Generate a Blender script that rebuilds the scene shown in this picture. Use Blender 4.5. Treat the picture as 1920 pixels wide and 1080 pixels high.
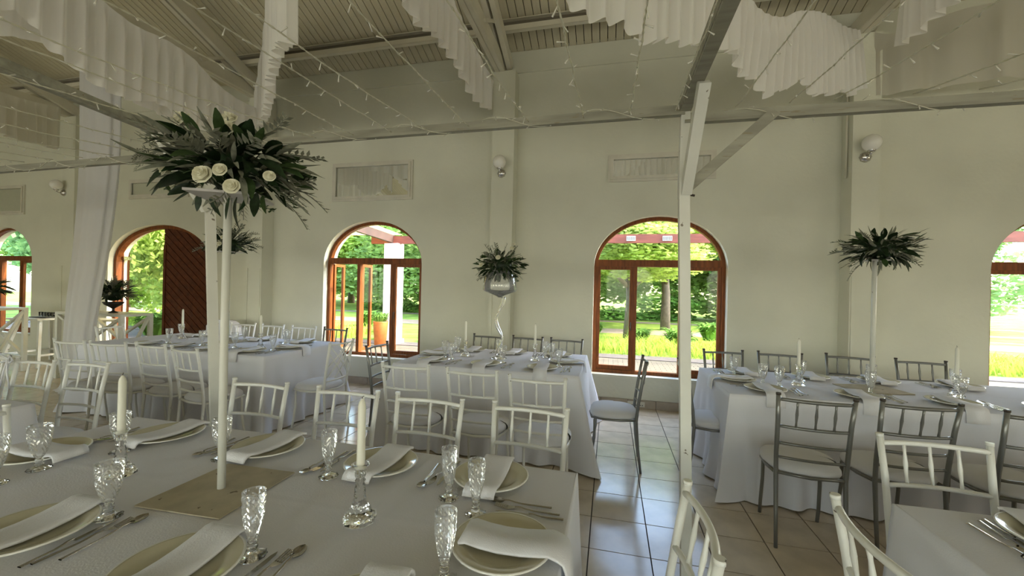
import bpy, bmesh, math, random
from mathutils import Vector, Matrix
from math import pi, sin, cos, radians as R

# ------------------------------------------------------------------ reset
for o in list(bpy.data.objects): bpy.data.objects.remove(o)
SC = bpy.context.scene
COL = SC.collection
rnd = random.Random(7)

# ------------------------------------------------------------------ camera
FPX, YAW, PITCH, ROLL, EYE = 765.0, .2357, .0007, .0234, 1.4837
_f = Vector((-sin(YAW)*cos(PITCH), cos(YAW)*cos(PITCH), sin(PITCH)))
_r = _f.cross(Vector((0, 0, 1))).normalized(); _u = _r.cross(_f)
_R = _r*cos(ROLL) + _u*sin(ROLL); _U = -_r*sin(ROLL) + _u*cos(ROLL)
CP = Vector((0, 0, EYE))
cam = bpy.data.cameras.new('camera'); camo = bpy.data.objects.new('camera', cam); COL.objects.link(camo)
m3 = Matrix((_R, _U, -_f)).transposed()
camo.matrix_world = Matrix.Translation(CP) @ m3.to_4x4()
cam.sensor_width = 36; cam.lens = 36*FPX/1920; cam.clip_start = .05; cam.clip_end = 400
SC.camera = camo
def ray(x, y): return _f + _R*((x-960)/FPX) - _U*((y-540)/FPX)
def on_y(x, y, Y): r = ray(x, y); return CP + r*(Y/r.y)
def on_x(x, y, X): r = ray(x, y); return CP + r*(X/r.x)
def on_z(x, y, z): r = ray(x, y); return CP + r*((z-EYE)/r.z)

# ------------------------------------------------------------------ world, sun, daylight
SC.view_settings.view_transform = 'Standard'; SC.view_settings.look = 'None'
SC.view_settings.exposure = 0.31; SC.view_settings.gamma = 1.0
W = bpy.data.worlds.new('sky'); SC.world = W; W.use_nodes = True
nt = W.node_tree; nt.nodes.clear()
sky = nt.nodes.new('ShaderNodeTexSky'); sky.sky_type = 'NISHITA'; sky.sun_disc = False
sky.sun_elevation = R(42); sky.sun_rotation = R(80); sky.air_density = 1.3; sky.dust_density = 2.5; sky.ozone_density = 1.5
bg = nt.nodes.new('ShaderNodeBackground'); bg.inputs[1].default_value = 2.0
ow = nt.nodes.new('ShaderNodeOutputWorld'); nt.links.new(sky.outputs[0], bg.inputs[0]); nt.links.new(bg.outputs[0], ow.inputs[0])
sl = bpy.data.lights.new('sun', 'SUN'); sl.energy = 6.0; sl.angle = R(.6); sl.color = (1, .95, .84)
so = bpy.data.objects.new('sun', sl); COL.objects.link(so)
so.rotation_euler = Vector((.80, .15, .62)).to_track_quat('Z', 'Y').to_euler(); so.location = (8, 10, 12)
def area(name, loc, direction, sx, sy, power, color, portal=False):
    l = bpy.data.lights.new(name, 'AREA'); l.shape = 'RECTANGLE'; l.size = sx; l.size_y = sy
    l.energy = power; l.color = color
    if portal: l.cycles.is_portal = True
    o = bpy.data.objects.new(name, l); COL.objects.link(o); o.location = loc
    o.rotation_euler = (-Vector(direction)).to_track_quat('Z', 'Y').to_euler()
    return o
for cx in (-11.54, -7.6, -3.475, .59, 4.75):
    area('window_portal', (cx, 5.75, 1.45), (0, -1, 0), 1.7, 2.1, 1, (1, 1, 1), True)
# lamps added to brighten the room, along unseen rear windows and right gable
for cx in (-11.2, -7.2, -3.2, .8, 4.8):
    area('rear_window_daylight', (cx, -6.9, 1.7), (0, 1, .30), 1.9, 2.2, 66, (1.0, .98, .84))
area('gable_daylight', (8.85, -1.0, 2.2), (-1, 0, 0), 6, 3.2, 66, (1.0, .93, .76))  # extra fill lamp, set in front of a closed wall

# ------------------------------------------------------------------ helpers
class MB:
    def __init__(s): s.v = []; s.f = []; s.sm = []
    def add(s, vs, fs, sm=False):
        b = len(s.v); s.v += [tuple(v) for v in vs]; s.f += [tuple(b+i for i in f) for f in fs]; s.sm += [sm]*len(fs); return s
    def box(s, a, b, M=None):
        x0, y0, z0 = a; x1, y1, z1 = b
        vs = [Vector(p) for p in ((x0,y0,z0),(x1,y0,z0),(x1,y1,z0),(x0,y1,z0),(x0,y0,z1),(x1,y0,z1),(x1,y1,z1),(x0,y1,z1))]
        if M: vs = [M @ v for v in vs]
        s.add(vs, ((3,2,1,0),(4,5,6,7),(0,1,5,4),(1,2,6,5),(2,3,7,6),(3,0,4,7))); return s
    def bar(s, p, q, w, h, up=(0,0,1)):
        p = Vector(p); q = Vector(q); d = (q-p).normalized(); u = Vector(up)
        if abs(d.dot(u)) > .95: u = Vector((0,1,0))
        r = d.cross(u).normalized(); u = r.cross(d)
        vs = [c + r*(w/2*a) + u*(h/2*b) for c in (p, q) for a, b in ((-1,-1),(1,-1),(1,1),(-1,1))]
        s.add(vs, ((0,1,2,3),(7,6,5,4),(4,5,1,0),(5,6,2,1),(6,7,3,2),(7,4,0,3))); return s
    def tube(s, pts, rad, n=8, cap=True):
        pts = [Vector(p) for p in pts]; k = len(pts)
        rads = rad if isinstance(rad, (list, tuple)) else [rad]*k
        vs = []; ref = None
        for i, p in enumerate(pts):
            d = (pts[min(i+1, k-1)] - pts[max(i-1, 0)]).normalized()
            if ref is None:
                ref = Vector((0,0,1)) if abs(d.z) < .9 else Vector((1,0,0))
            a = d.cross(ref).normalized(); b = a.cross(d).normalized(); ref = b
            for j in range(n):
                t = 2*pi*j/n; vs.append(p + a*(rads[i]*cos(t)) + b*(rads[i]*sin(t)))
        fs = [(i*n+j, i*n+(j+1) % n, (i+1)*n+(j+1) % n, (i+1)*n+j) for i in range(k-1) for j in range(n)]
        s.add(vs, fs, True)
        if cap:
            s.f += [tuple(len(s.v)-n*k+j for j in range(n))[::-1], tuple(len(s.v)-n+j for j in range(n))]; s.sm += [False]*2
        return s
    def lathe(s, prof, n=16, fn=None, M=None):
        vs = []
        for (r, z) in prof:
            for j in range(n):
                t = 2*pi*j/n; rr = fn(r, z, t) if fn else r
                v = Vector((rr*cos(t), rr*sin(t), z)); vs.append(M @ v if M else v)
        k = len(prof)
        fs = [(i*n+j, i*n+(j+1) % n, (i+1)*n+(j+1) % n, (i+1)*n+j) for i in range(k-1) for j in range(n)]
        return s.add(vs, fs, True)
    def ball(s, c, r, n=8, m=6, sc=(1,1,1)):
        prof = [(max(r*sin(pi*i/m), 1e-4), -r*cos(pi*i/m)) for i in range(m+1)]
        return s.lathe(prof, n, M=Matrix.Translation(Vector(c)) @ Matrix.Diagonal((*sc, 1)))
    def prism(s, pts, y0, y1):          # polygon in the x,z plane pushed along y
        n = len(pts)
        vs = [(x, y0, z) for x, z in pts] + [(x, y1, z) for x, z in pts]
        s.add(vs, [tuple(range(n)), tuple(range(2*n-1, n-1, -1))] + [(i, i+n, (i+1) % n+n, (i+1) % n) for i in range(n)]); return s
    def grid(s, P, sm=True):
        a = len(P); b = len(P[0]); vs = [p for r in P for p in r]
        s.add(vs, [(i*b+j, i*b+j+1, (i+1)*b+j+1, (i+1)*b+j) for i in range(a-1) for j in range(b-1)], sm); return s
    def mesh(s, name, mat):
        me = bpy.data.meshes.new(name); me.from_pydata(s.v, [], s.f); me.polygons.foreach_set('use_smooth', s.sm)
        if mat: me.materials.append(mat)
        me.update(); return me
    def build(s, name, mat, parent=None, loc=(0,0,0), rot=None, **k):
        return put(name, s.mesh(name, mat), parent, loc, rot, **k)
def put(name, me, parent=None, loc=(0,0,0), rot=None, label=None, cat=None, group=None, kind=None):
    o = bpy.data.objects.new(name, me); COL.objects.link(o); o.location = loc
    if rot is not None: o.rotation_euler = rot if hasattr(rot, '__len__') else (0,0,rot)
    if parent: o.parent = parent
    for k, v in (('label', label), ('category', cat), ('group', group), ('kind', kind)):
        if v: o[k] = v
    return o
def thing(name, label, cat, loc=(0,0,0), rot=0, group=None):
    return put(name, None, None, loc, rot, label, cat, group)
def struct(name, mb, mat): return mb.build(name, mat, kind='structure')
KIDS = {}
def kids(o): return [c for c in o.children]
def copy_tree(o, parent=None, **k):
    c = o.copy(); COL.objects.link(c)
    c.parent = parent
    for ch in KIDS.get(o.name) or list(o.children): copy_tree(ch, c)
    return c
def dup(src, loc, rot, label, group=None):
    c = copy_tree(src); c.location = loc; c.rotation_euler = (0,0,rot); c['label'] = label
    if group: c['group'] = group
    return c

# ------------------------------------------------------------------ materials
def new(name):
    m = bpy.data.materials.new(name); m.use_nodes = True; return m, m.node_tree, m.node_tree.nodes['Principled BSDF']
def mat(name, col, rough=.6, metal=0, spec=.5, var=.0, scale=6, bump=0, bscale=40, trans=0, ior=1.45, coat=0, sheen=0, spots=None, stretch=None, col2=None, contrast=(.35, .65)):
    m, t, b = new(name); L = t.links
    b.inputs['Roughness'].default_value = rough; b.inputs['Metallic'].default_value = metal
    b.inputs['Specular IOR Level'].default_value = spec; b.inputs['IOR'].default_value = ior
    b.inputs['Transmission Weight'].default_value = trans; b.inputs['Coat Weight'].default_value = coat
    b.inputs['Base Color'].default_value = (*col, 1)
    tc = t.nodes.new('ShaderNodeTexCoord'); src = tc.outputs['Object']
    if stretch:
        mp = t.nodes.new('ShaderNodeMapping'); mp.inputs['Scale'].default_value = stretch; L.new(src, mp.inputs[0]); src = mp.outputs[0]
    last = None
    if var or col2:
        n = t.nodes.new('ShaderNodeTexNoise'); n.inputs['Scale'].default_value = scale; n.inputs['Detail'].default_value = 6; L.new(src, n.inputs[0])
        r = t.nodes.new('ShaderNodeValToRGB'); L.new(n.outputs[0], r.inputs[0])
        r.color_ramp.elements[0].position = contrast[0]; r.color_ramp.elements[1].position = contrast[1]
        r.color_ramp.elements[0].color = (*[c*(1-var) for c in (col2 or col)], 1); r.color_ramp.elements[1].color = (*[min(1, c*(1+var*.4)) for c in col], 1)
        L.new(r.outputs[0], b.inputs['Base Color']); last = r.outputs[0]
    if spots:
        sc, thr, scol = spots
        n = t.nodes.new('ShaderNodeTexNoise'); n.inputs['Scale'].default_value = sc; n.inputs['Detail'].default_value = 3; L.new(src, n.inputs[0])
        r = t.nodes.new('ShaderNodeValToRGB'); L.new(n.outputs[0], r.inputs[0]); r.color_ramp.elements[0].position = thr; r.color_ramp.elements[1].position = thr+.02
        mx = t.nodes.new('ShaderNodeMix'); mx.data_type = 'RGBA'; L.new(r.outputs[0], mx.inputs[0]); mx.inputs[6].default_value = (*col, 1)
        if last: L.new(last, mx.inputs[6])
        mx.inputs[7].default_value = (*scol, 1); L.new(mx.outputs[2], b.inputs['Base Color'])
    if bump:
        n = t.nodes.new('ShaderNodeTexNoise'); n.inputs['Scale'].default_value = bscale; n.inputs['Detail'].default_value = 5; L.new(src, n.inputs[0])
        bp = t.nodes.new('ShaderNodeBump'); bp.inputs['Strength'].default_value = bump; bp.inputs['Distance'].default_value = .01
        L.new(n.outputs[0], bp.inputs['Height']); L.new(bp.outputs[0], b.inputs['Normal'])
    return m
def thin(name, col, tr=.4, rough=.8, var=0, scale=30, gloss=0):   # leaf or sheer cloth: diffuse + translucent
    m, t, b = new(name); L = t.links; out = t.nodes['Material Output']
    d = b; d.inputs['Base Color'].default_value = (*col, 1); d.inputs['Roughness'].default_value = rough; d.inputs['Specular IOR Level'].default_value = .3 if gloss else .05
    tr_ = t.nodes.new('ShaderNodeBsdfTranslucent'); tr_.inputs[0].default_value = (*col, 1)
    if var:
        oi = t.nodes.new('ShaderNodeObjectInfo'); tc = t.nodes.new('ShaderNodeTexCoord')
        n = t.nodes.new('ShaderNodeTexNoise'); n.inputs['Scale'].default_value = scale; L.new(tc.outputs['Object'], n.inputs[0])
        hs = t.nodes.new('ShaderNodeHueSaturation'); hs.inputs['Color'].default_value = (*col, 1)
        mr = t.nodes.new('ShaderNodeMapRange'); mr.inputs[1].default_value = .3; mr.inputs[2].default_value = .7; mr.inputs[3].default_value = 1-var; mr.inputs[4].default_value = 1+var
        L.new(n.outputs[0], mr.inputs[0]); L.new(mr.outputs[0], hs.inputs['Value']); L.new(hs.outputs[0], d.inputs['Base Color']); L.new(hs.outputs[0], tr_.inputs[0])
    mx = t.nodes.new('ShaderNodeMixShader'); mx.inputs[0].default_value = tr
    L.new(d.outputs[0], mx.inputs[1]); L.new(tr_.outputs[0], mx.inputs[2]); L.new(mx.outputs[0], out.inputs[0]); return m

M = dict(
 wall=mat('wall_plaster', (.71,.705,.575), .85, spec=.2, var=.06, scale=1.3, bump=.25, bscale=25),
 wallout=mat('outer_render', (.85,.82,.76), .85, spec=.2, bump=.2),
 ceil=mat('ceiling_board', (.56,.51,.36), .75, spec=.2, var=.08, scale=2, stretch=(8,1,1)),
 steel=mat('painted_steel', (.66,.62,.49), .5, var=.08, scale=3),
 shade=mat('unpainted_inner_steel', (.16,.14,.10), .7),  # purlin web colour with the channel's inner shadow painted in
 dark=mat('dark_gap', (.03,.03,.025), .8),
 tile=mat('floor_tile', (.62,.53,.40), .16, spec=.5, var=.16, scale=5, bump=.05, bscale=8),
 grout=mat('grout', (.06,.05,.045), .9),
 skirt=mat('skirting_tile', (.42,.35,.26), .45, var=.15, scale=7),
 wood=mat('varnished_wood', (.22,.065,.014), .4, spec=.25, var=.35, scale=5, stretch=(9,9,1)),
 door=mat('door_wood', (.11,.030,.010), .5, spec=.2, var=.35, scale=8, stretch=(1.5,1.5,1.5), coat=.0),
 cloth=mat('table_linen', (.76,.76,.80), .9, spec=.1, bump=.12, bscale=180),
 napkin=mat('napkin_linen', (.80,.80,.83), .9, spec=.1, bump=.2, bscale=220),
 plate=mat('cream_china', (.62,.58,.42), .12, coat=.4),
 glass=mat('pressed_glass', (.97,.98,.98), .03, trans=1, ior=1.45),
 glassb=None,
 pane=mat('window_glass', (1,1,1), .0, trans=1, ior=1.02),
 cutlery=mat('cutlery_steel', (.48,.46,.43), .16, metal=1),
 chrome=mat('chrome', (.6,.58,.55), .1, metal=1),
 wax=mat('candle_wax', (.84,.83,.72), .45, spec=.4),
 wick=mat('wick', (.12,.1,.08), .9),
 whitep=mat('chipped_white_paint', (.74,.74,.67), .35, spec=.5, var=.06, scale=5, spots=(24, .70, (.23,.20,.15))),
 chairw=mat('white_chair_paint', (.80,.80,.75), .3, spots=(30, .72, (.2,.17,.13))),
 chairs=mat('silver_chair_paint', (.22,.22,.205), .32, metal=.55, var=.1, scale=8),
 cap=mat('dark_cap', (.05,.04,.03), .5),
 cushion=mat('seat_fabric', (.74,.74,.76), .9, spec=.1, bump=.15, bscale=150),
 beam=mat('weathered_white_beam', (.37,.36,.29), .8, spec=.2, var=.22, scale=3, stretch=(1,8,8), spots=(9, .66, (.30,.27,.19))),
 board=mat('stained_board', (.46,.40,.28), .6, var=.18, scale=10, spots=(22, .68, (.16,.12,.07))),
 plateb=mat('top_board', (.60,.57,.55), .5, var=.05),
 frame=mat('frame_cream', (.66,.63,.52), .5, var=.08),
 mirror=mat('mirror_glass', (.82,.85,.82), .01, metal=1),
 opal=mat('opal_glass', (.80,.78,.70), .25, coat=.2),
 drape=thin('white_voile', (.93,.91,.87), .38),
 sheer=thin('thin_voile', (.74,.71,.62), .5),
 curtain=thin('white_curtain', (.80,.79,.78), .35),
 leafd=thin('dark_leaf', (.014,.030,.011), .12, .4, .5, gloss=1),
 leafs=thin('silver_leaf', (.25,.26,.20), .15, .7, .3),
 leafg=thin('green_leaf', (.05,.09,.03), .2, .5, .4, gloss=1),
 rose=thin('rose_petal', (.82,.80,.64), .2, .6),
 stem=mat('stem', (.10,.11,.05), .8),
 bark=mat('bark', (.14,.11,.08), .9, var=.3, scale=8, bump=.5, bscale=12),
 tree1=thin('tree_leaf_bright', (.42,.52,.13), .5, .6, .45, 2.5),
 tree2=thin('tree_leaf_mid', (.29,.42,.12), .45, .6, .45, 2.5),
 tree3=thin('tree_leaf_cool', (.24,.40,.15), .45, .6, .4, 2.5),
 grassl=thin('grass_blade', (.36,.46,.07), .45, .7, .25, 3),
 shrub=thin('shrub_leaf', (.16,.30,.06), .35, .6, .4, 4),
 lawn=mat('lawn', (.27,.34,.065), .95, spec=.05, var=.25, scale=1.2, bump=.6, bscale=60, col2=(.15,.25,.04)),
 paving=mat('paving_brick', (.12,.095,.058), .85, var=.12, scale=9),
 kerb=mat('kerb_stone', (.09,.07,.055), .9, var=.2),
 path=mat('dirt_path', (.24,.18,.12), .95, var=.15, scale=3),
 white=mat('outdoor_white', (.84,.80,.76), .8),
 redbeam=mat('red_oxide_beam', (.20,.05,.028), .6, var=.3, scale=4, stretch=(1,6,6)),
 brown=mat('dark_stained_rafter', (.06,.03,.02), .6, var=.3, scale=4),
 yellow=thin('yellow_roof_sheet', (.80,.58,.20), .6),
 terra=mat('terracotta', (.62,.20,.05), .6, var=.25, scale=10),
 wire=mat('clear_cable', (.74,.72,.58), .35, spec=.6),
 bulb=mat('led_cap', (.88,.86,.76), .2, trans=.25),
 rope=mat('dry_foliage', (.35,.33,.22), .9),
 bowl=mat('black_bowl', (.02,.018,.016), .3),
 fence=mat('fence_post', (.45,.45,.42), .7),
 dryt=mat('bread', (.6,.42,.2), .8),
)

def thin_glass():
    m, t, b = new('faceted_glass'); L = t.links; out = t.nodes['Material Output']; t.nodes.remove(b)
    tr = t.nodes.new('ShaderNodeBsdfTransparent'); tr.inputs[0].default_value = (.95,.96,.96,1)
    gl = t.nodes.new('ShaderNodeBsdfGlossy'); gl.inputs['Roughness'].default_value = .06; gl.inputs[0].default_value = (1,1,1,1)
    df = t.nodes.new('ShaderNodeBsdfDiffuse'); df.inputs[0].default_value = (.9,.9,.9,1)
    lw = t.nodes.new('ShaderNodeLayerWeight'); lw.inputs[0].default_value = .42
    m1 = t.nodes.new('ShaderNodeMixShader'); m2 = t.nodes.new('ShaderNodeMixShader'); m2.inputs[0].default_value = .12
    L.new(lw.outputs['Fresnel'], m1.inputs[0]); L.new(tr.outputs[0], m1.inputs[1]); L.new(gl.outputs[0], m1.inputs[2])
    L.new(m1.outputs[0], m2.inputs[1]); L.new(df.outputs[0], m2.inputs[2]); L.new(m2.outputs[0], out.inputs[0]); return m
M['glassb'] = thin_glass()
def pane_glass():
    m, t, b = new('window_pane'); L = t.links; out = t.nodes['Material Output']; t.nodes.remove(b)
    tr = t.nodes.new('ShaderNodeBsdfTransparent'); tr.inputs[0].default_value = (.96,.97,.97,1)
    gl = t.nodes.new('ShaderNodeBsdfGlossy'); gl.inputs['Roughness'].default_value = .01
    mx = t.nodes.new('ShaderNodeMixShader'); mx.inputs[0].default_value = .008
    L.new(tr.outputs[0], mx.inputs[1]); L.new(gl.outputs[0], mx.inputs[2]); L.new(mx.outputs[0], out.inputs[0]); return m
M['pane'] = pane_glass()

# ================================================================== SETTING
WY, WT = 5.43, .30                     # inner face and thickness of the window wall
EAVE, SL = 4.71, .372
XL, XR, YB = -14.2, 9.0, -7.0
RIDGE_Y = (WY+YB)/2; RIDGE = EAVE + SL*(WY-RIDGE_Y)
def arch_z(x, cx, hw, spring, rise): 
    u = max(-1, min(1, (x-cx)/hw)); return spring + rise*math.sqrt(max(0, 1-u*u))
HOLES = [(-11.54,.80,.40,1.80,.645), (-7.63,1.15,0,1.80,.645), (-3.475,.82,.41,1.80,.645), (.59,.80,.40,1.80,.645), (4.75,.80,.40,1.80,.645)]
def wall_long(name, y, sgn, holes):    # sgn +1: thickness goes to +y
    mb = MB(); mo = MB(); y2 = y + sgn*WT
    xs = {XL, XR}
    for cx, hw, s, sp, ri in holes:
        for i in range(25): xs.add(round(cx - hw*cos(pi*i/24), 5))
    xs = sorted(xs)
    def quad(m, p): m.add(p, [(0,1,2,3)])
    for a, b in zip(xs, xs[1:]):
        mid = (a+b)/2; h = [q for q in holes if abs(mid-q[0]) < q[1]]
        iv = [(0, 0, EAVE+.1, EAVE+.1)]
        if h:
            cx, hw, s, sp, ri = h[0]; za = arch_z(a, cx, hw, sp, ri); zb = arch_z(b, cx, hw, sp, ri)
            iv = [(za, zb, EAVE+.1, EAVE+.1)]
            if s > 0: iv.append((0, 0, s, s)); quad(mb, [(a,y,s),(b,y,s),(b,y2,s),(a,y2,s)])
            quad(mb, [(a,y,za),(b,y,zb),(b,y2,zb),(a,y2,za)])
        for z0a, z0b, z1a, z1b in iv:
            quad(mb, [(a,y,z0a),(b,y,z0b),(b,y,z1b),(a,y,z1a)]); quad(mo, [(a,y2,z0a),(a,y2,z1a),(b,y2,z1b),(b,y2,z0b)])
    for cx, hw, s, sp, ri in holes:
        for x in (cx-hw, cx+hw): quad(mb, [(x,y,s),(x,y2,s),(x,y2,sp),(x,y,sp)])
    o = struct(name, mb, M['wall'])
    mo.build('outer_face', M['wallout'], o)
    return o
wb = wall_long('wall_back', WY, 1, HOLES)
RH = [(cx,.95,.55,2.0,.6) for cx in (-11.2,-7.2,-3.2,.8,4.8)]
wf = wall_long('wall_front', YB, -1, RH)
def gable(name, x):
    return struct(name, MB().prism([(YB-.3, 0), (WY+.3, 0), (WY+.3, EAVE), (WY, EAVE+.12), (RIDGE_Y, RIDGE+.12), (YB, EAVE+.12), (YB-.3, EAVE)], 0, .25), M['wall'])
for n, x in (('wall_left', XL), ('wall_right', XR)):
    g = gable(n, x); g.matrix_world = Matrix(((0,1 if n == 'wall_right' else -1,0,x),(1,0,0,0),(0,0,1,0),(0,0,0,1)))
# plaster ledge line just under the eave, pilasters
struct('trim_1', MB().box((XL, WY-.02, 4.42), (XR, WY, EAVE)), M['wall'])
PX = (-9.42, -5.38, -1.42, 2.68, 6.75)
for i, x in enumerate(PX):
    w = .15 if x < 0 else .13
    mb = MB().box((x-w, 5.21, 0), (x+w, WY, 4.36))
    p = struct('trim_%d' % (i+2), mb, M['wall'])
    MB().box((x-w+.015, 5.20, .1), (x-w+.05, 5.212, 1.7)).build('plaster_strip', M['wall'], p)
    MB().box((x+w-.05, 5.20, .1), (x+w-.015, 5.212, 1.7)).build('plaster_strip', M['wall'], p)
    MB().tube([(x-w-.015, 5.3, 1.9+.9*(i % 2)), (x-w-.015, 5.3, 4.5)], .012, 6).build('conduit', M['steel'], p)

# floor tiles
T = .3397; X0, Y0 = -.0854, 3.076
fl = struct('floor', MB().box((XL-.3, YB-.3, -.12), (XR+.3, WY+.02, -.008)), M['grout'])
tm = MB().box((.0035-T/2, .0035-T/2, -.012), (T/2-.0035, T/2-.0035, 0)).mesh('tile', M['tile'])
cells = []
for i in range(-42, 27):
    for j in range(-7, 30):
        cx = X0 + (i+.5)*T; cy = Y0 - (j+.5)*T + 0*T
        if XL < cx < XR and YB < cy < WY-.05: cells.append((cx, cy))
def vis(c):
    d = Vector((c[0], c[1], 0)) - CP; z = d.dot(_f)
    if z < .3: return None
    px = 960 + FPX*d.dot(_R)/z; py = 540 - FPX*d.dot(_U)/z
    return z if -60 < px < 1980 and py < 1130 else None
blocked = lambda c: (-2.35 < c[0] < -.15 and .65 < c[1] < 1.6) or (1.05 < c[0] < 3.2 and .55 < c[1] < 1.65) or (-5.6 < c[0] < -3.3 and 3.4 < c[1] < 4.35) or (-1.85 < c[0] < -.35 and 3.55 < c[1] < 4.5) or (.95 < c[0] < 3.4 and 3.35 < c[1] < 4.2) or (c[0] < -3.25 and .5 < c[1] < 1.6) or (c[1] < 1.9 and -3.2 < c[0] < -.1)
near = sorted([(vis(c), c) for c in cells if vis(c) and not blocked(c)])[:300]
ns = set(c for _, c in near); rest = MB()
for c in cells:
    if c in ns: put('tile', tm, fl, (c[0], c[1], rnd.uniform(-.0008, 0)))
    else: rest.box((c[0]+.0035-T/2, c[1]+.0035-T/2, -.012), (c[0]+T/2-.0035, c[1]+T/2-.0035, 0))
rest.build('far_tiles', M['tile'], fl, kind='stuff')
# skirting tiles
bb = struct('baseboard_back', MB().box((-6.45, WY-.006, 0), (XR, WY, .10)), M['grout'])
sk = MB().box((-T/2+.003, -.014, 0), (T/2-.003, 0, .105)).mesh('skirting_tile', M['skirt'])
for i in range(-19, 17): put('skirting_tile', sk, bb, (X0+(i+.5)*T, WY-.004, 0))
MB().box((.25,-.002,.02),(.46,.004,.085)).build('floor_vent', M['frame'], bb, (0, WY-.02, 0))
ws = MB()
for k in range(7): ws.box((.275+k*.025,-.004,.035),(.287+k*.025,0,.045))
ws.build('vent_slots', M['dark'], bb, (0, WY-.021, 0))

# ceiling: boards run up the slope
def slope_z(y): return EAVE + SL*(WY-y) if y > RIDGE_Y else EAVE + SL*(y-YB)
ce = struct('ceiling', MB().prism([(YB-.3, EAVE-.11+.06), (RIDGE_Y, RIDGE+.05), (WY+.35, EAVE-.13+.05), (WY+.35, EAVE-.13+.12), (RIDGE_Y, RIDGE+.14), (YB-.3, EAVE-.11+.14)], 0, XR-XL), M['dark'])
ce.matrix_world = Matrix(((0,1,0,XL),(1,0,0,0),(0,0,1,0),(0,0,0,1)))
ang = math.atan(SL); Ls = (WY-RIDGE_Y)/cos(ang)
bw = .10
bm_ = MB().box((.005, -Ls, 0), (bw-.005, 0, .02)); pl = bm_.mesh('ceiling_board', M['ceil'])
nb = int((XR-XL)/bw)
for k in range(nb):
    put('ceiling_board', pl, ce, (XL+k*bw, WY, EAVE), (-ang, 0, 0))
for o in ce.children: o.parent = None
for o in [q for q in COL.objects if q.name.startswith('ceiling_board')]:
    mw = Matrix.Translation(o.location) @ Matrix.Rotation(-ang, 4, 'X')
    o.parent = ce; o.matrix_parent_inverse = ce.matrix_world.inverted()
mb = MB()
for k in range(0, nb): mb.box((XL+k*bw+.003, 0, 0), (XL+(k+1)*bw-.003, Ls, .02), Matrix.Translation((0, YB, EAVE)) @ Matrix.Rotation(ang, 4, 'X'))
o = mb.build('rear_slope_boards', M['ceil'], ce, kind='stuff'); o.matrix_parent_inverse = ce.matrix_world.inverted()

# purlins (lipped channels) and trusses
def purlin(y, lab):
    zt = slope_z(y)-.01; th = .05 if y > RIDGE_Y else -.05
    e = -.062 if y > RIDGE_Y else .062; a, b = sorted((0, e)); zt -= .0 if y > RIDGE_Y else .03
    wb_ = MB().box((XL, y-.004, zt-.142), (XR, y+.004, zt-.008))  # web gets a dark colour in place of shade
    mb = MB().box((XL, y+a, zt-.15), (XR, y+b, zt-.142)).box((XL, y+a, zt-.008), (XR, y+b, zt)).box((XL, y+e-.003, zt-.15), (XR, y+e+.003, zt-.085))
    mb.build('purlin', M['steel'], label='steel roof purlin, %s up the slope from the window wall' % lab, cat='purlin')
    wb_.build('purlin_web', M['shade'], COL.objects[-1] if False else [o for o in COL.objects if o.name.startswith('purlin') and o.name[6:7] in ('', '.')][-1], label='inner face of the channel, shade painted dark')
for y, lab in zip((5.0, 3.3, 1.6, -.1, -2.0, -3.8, -5.6), ('lowest one', 'second one', 'third one', 'fourth one', 'first beyond the ridge', 'second beyond the ridge', 'last one')): purlin(y, lab)
TN = ['far left', 'left, behind the long swag', 'middle, above the centre pilaster', 'right, above the pilaster with the globe light', 'rightmost']
def channel(mb, p, q, w=.055, h=.15):
    mb.bar(p, q, w, .012); 
    P, Q = Vector(p), Vector(q)
    for s in (-1, 1):
        mb.bar(P+Vector((s*w/2, 0, h/2)), Q+Vector((s*w/2, 0, h/2)), .008, h)
for i, x in enumerate(PX):
    t = thing('roof_truss', 'painted steel roof truss, %s' % TN[i], 'truss', (x, 5.2, 4.36))
    for dx in (-.045, .05):
        mb = MB(); channel(mb, (dx, .1, .02), (dx, RIDGE_Y-5.2, RIDGE-.36-4.36)); channel(mb, (dx, RIDGE_Y-5.2, RIDGE-.36-4.36), (dx, YB-5.2+.1, .02)); mb.build('rafter_channel', M['steel'], t)
    for dx in (-.10, -.035):
        mb = MB(); channel(mb, (dx, .1, .0), (dx, YB-5.2+.1, .0)); mb.build('tie_channel', M['steel'], t)
    for k in range(8):
        y0 = -.9-k*1.35; z1 = slope_z(5.2+y0)-.36-4.36
        MB().bar((0, y0, .08), (0, y0-.5 if k % 2 else y0+.5, max(.2, z1-.02)), .04, .04).build('web_strut', M['steel'], t)

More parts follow.
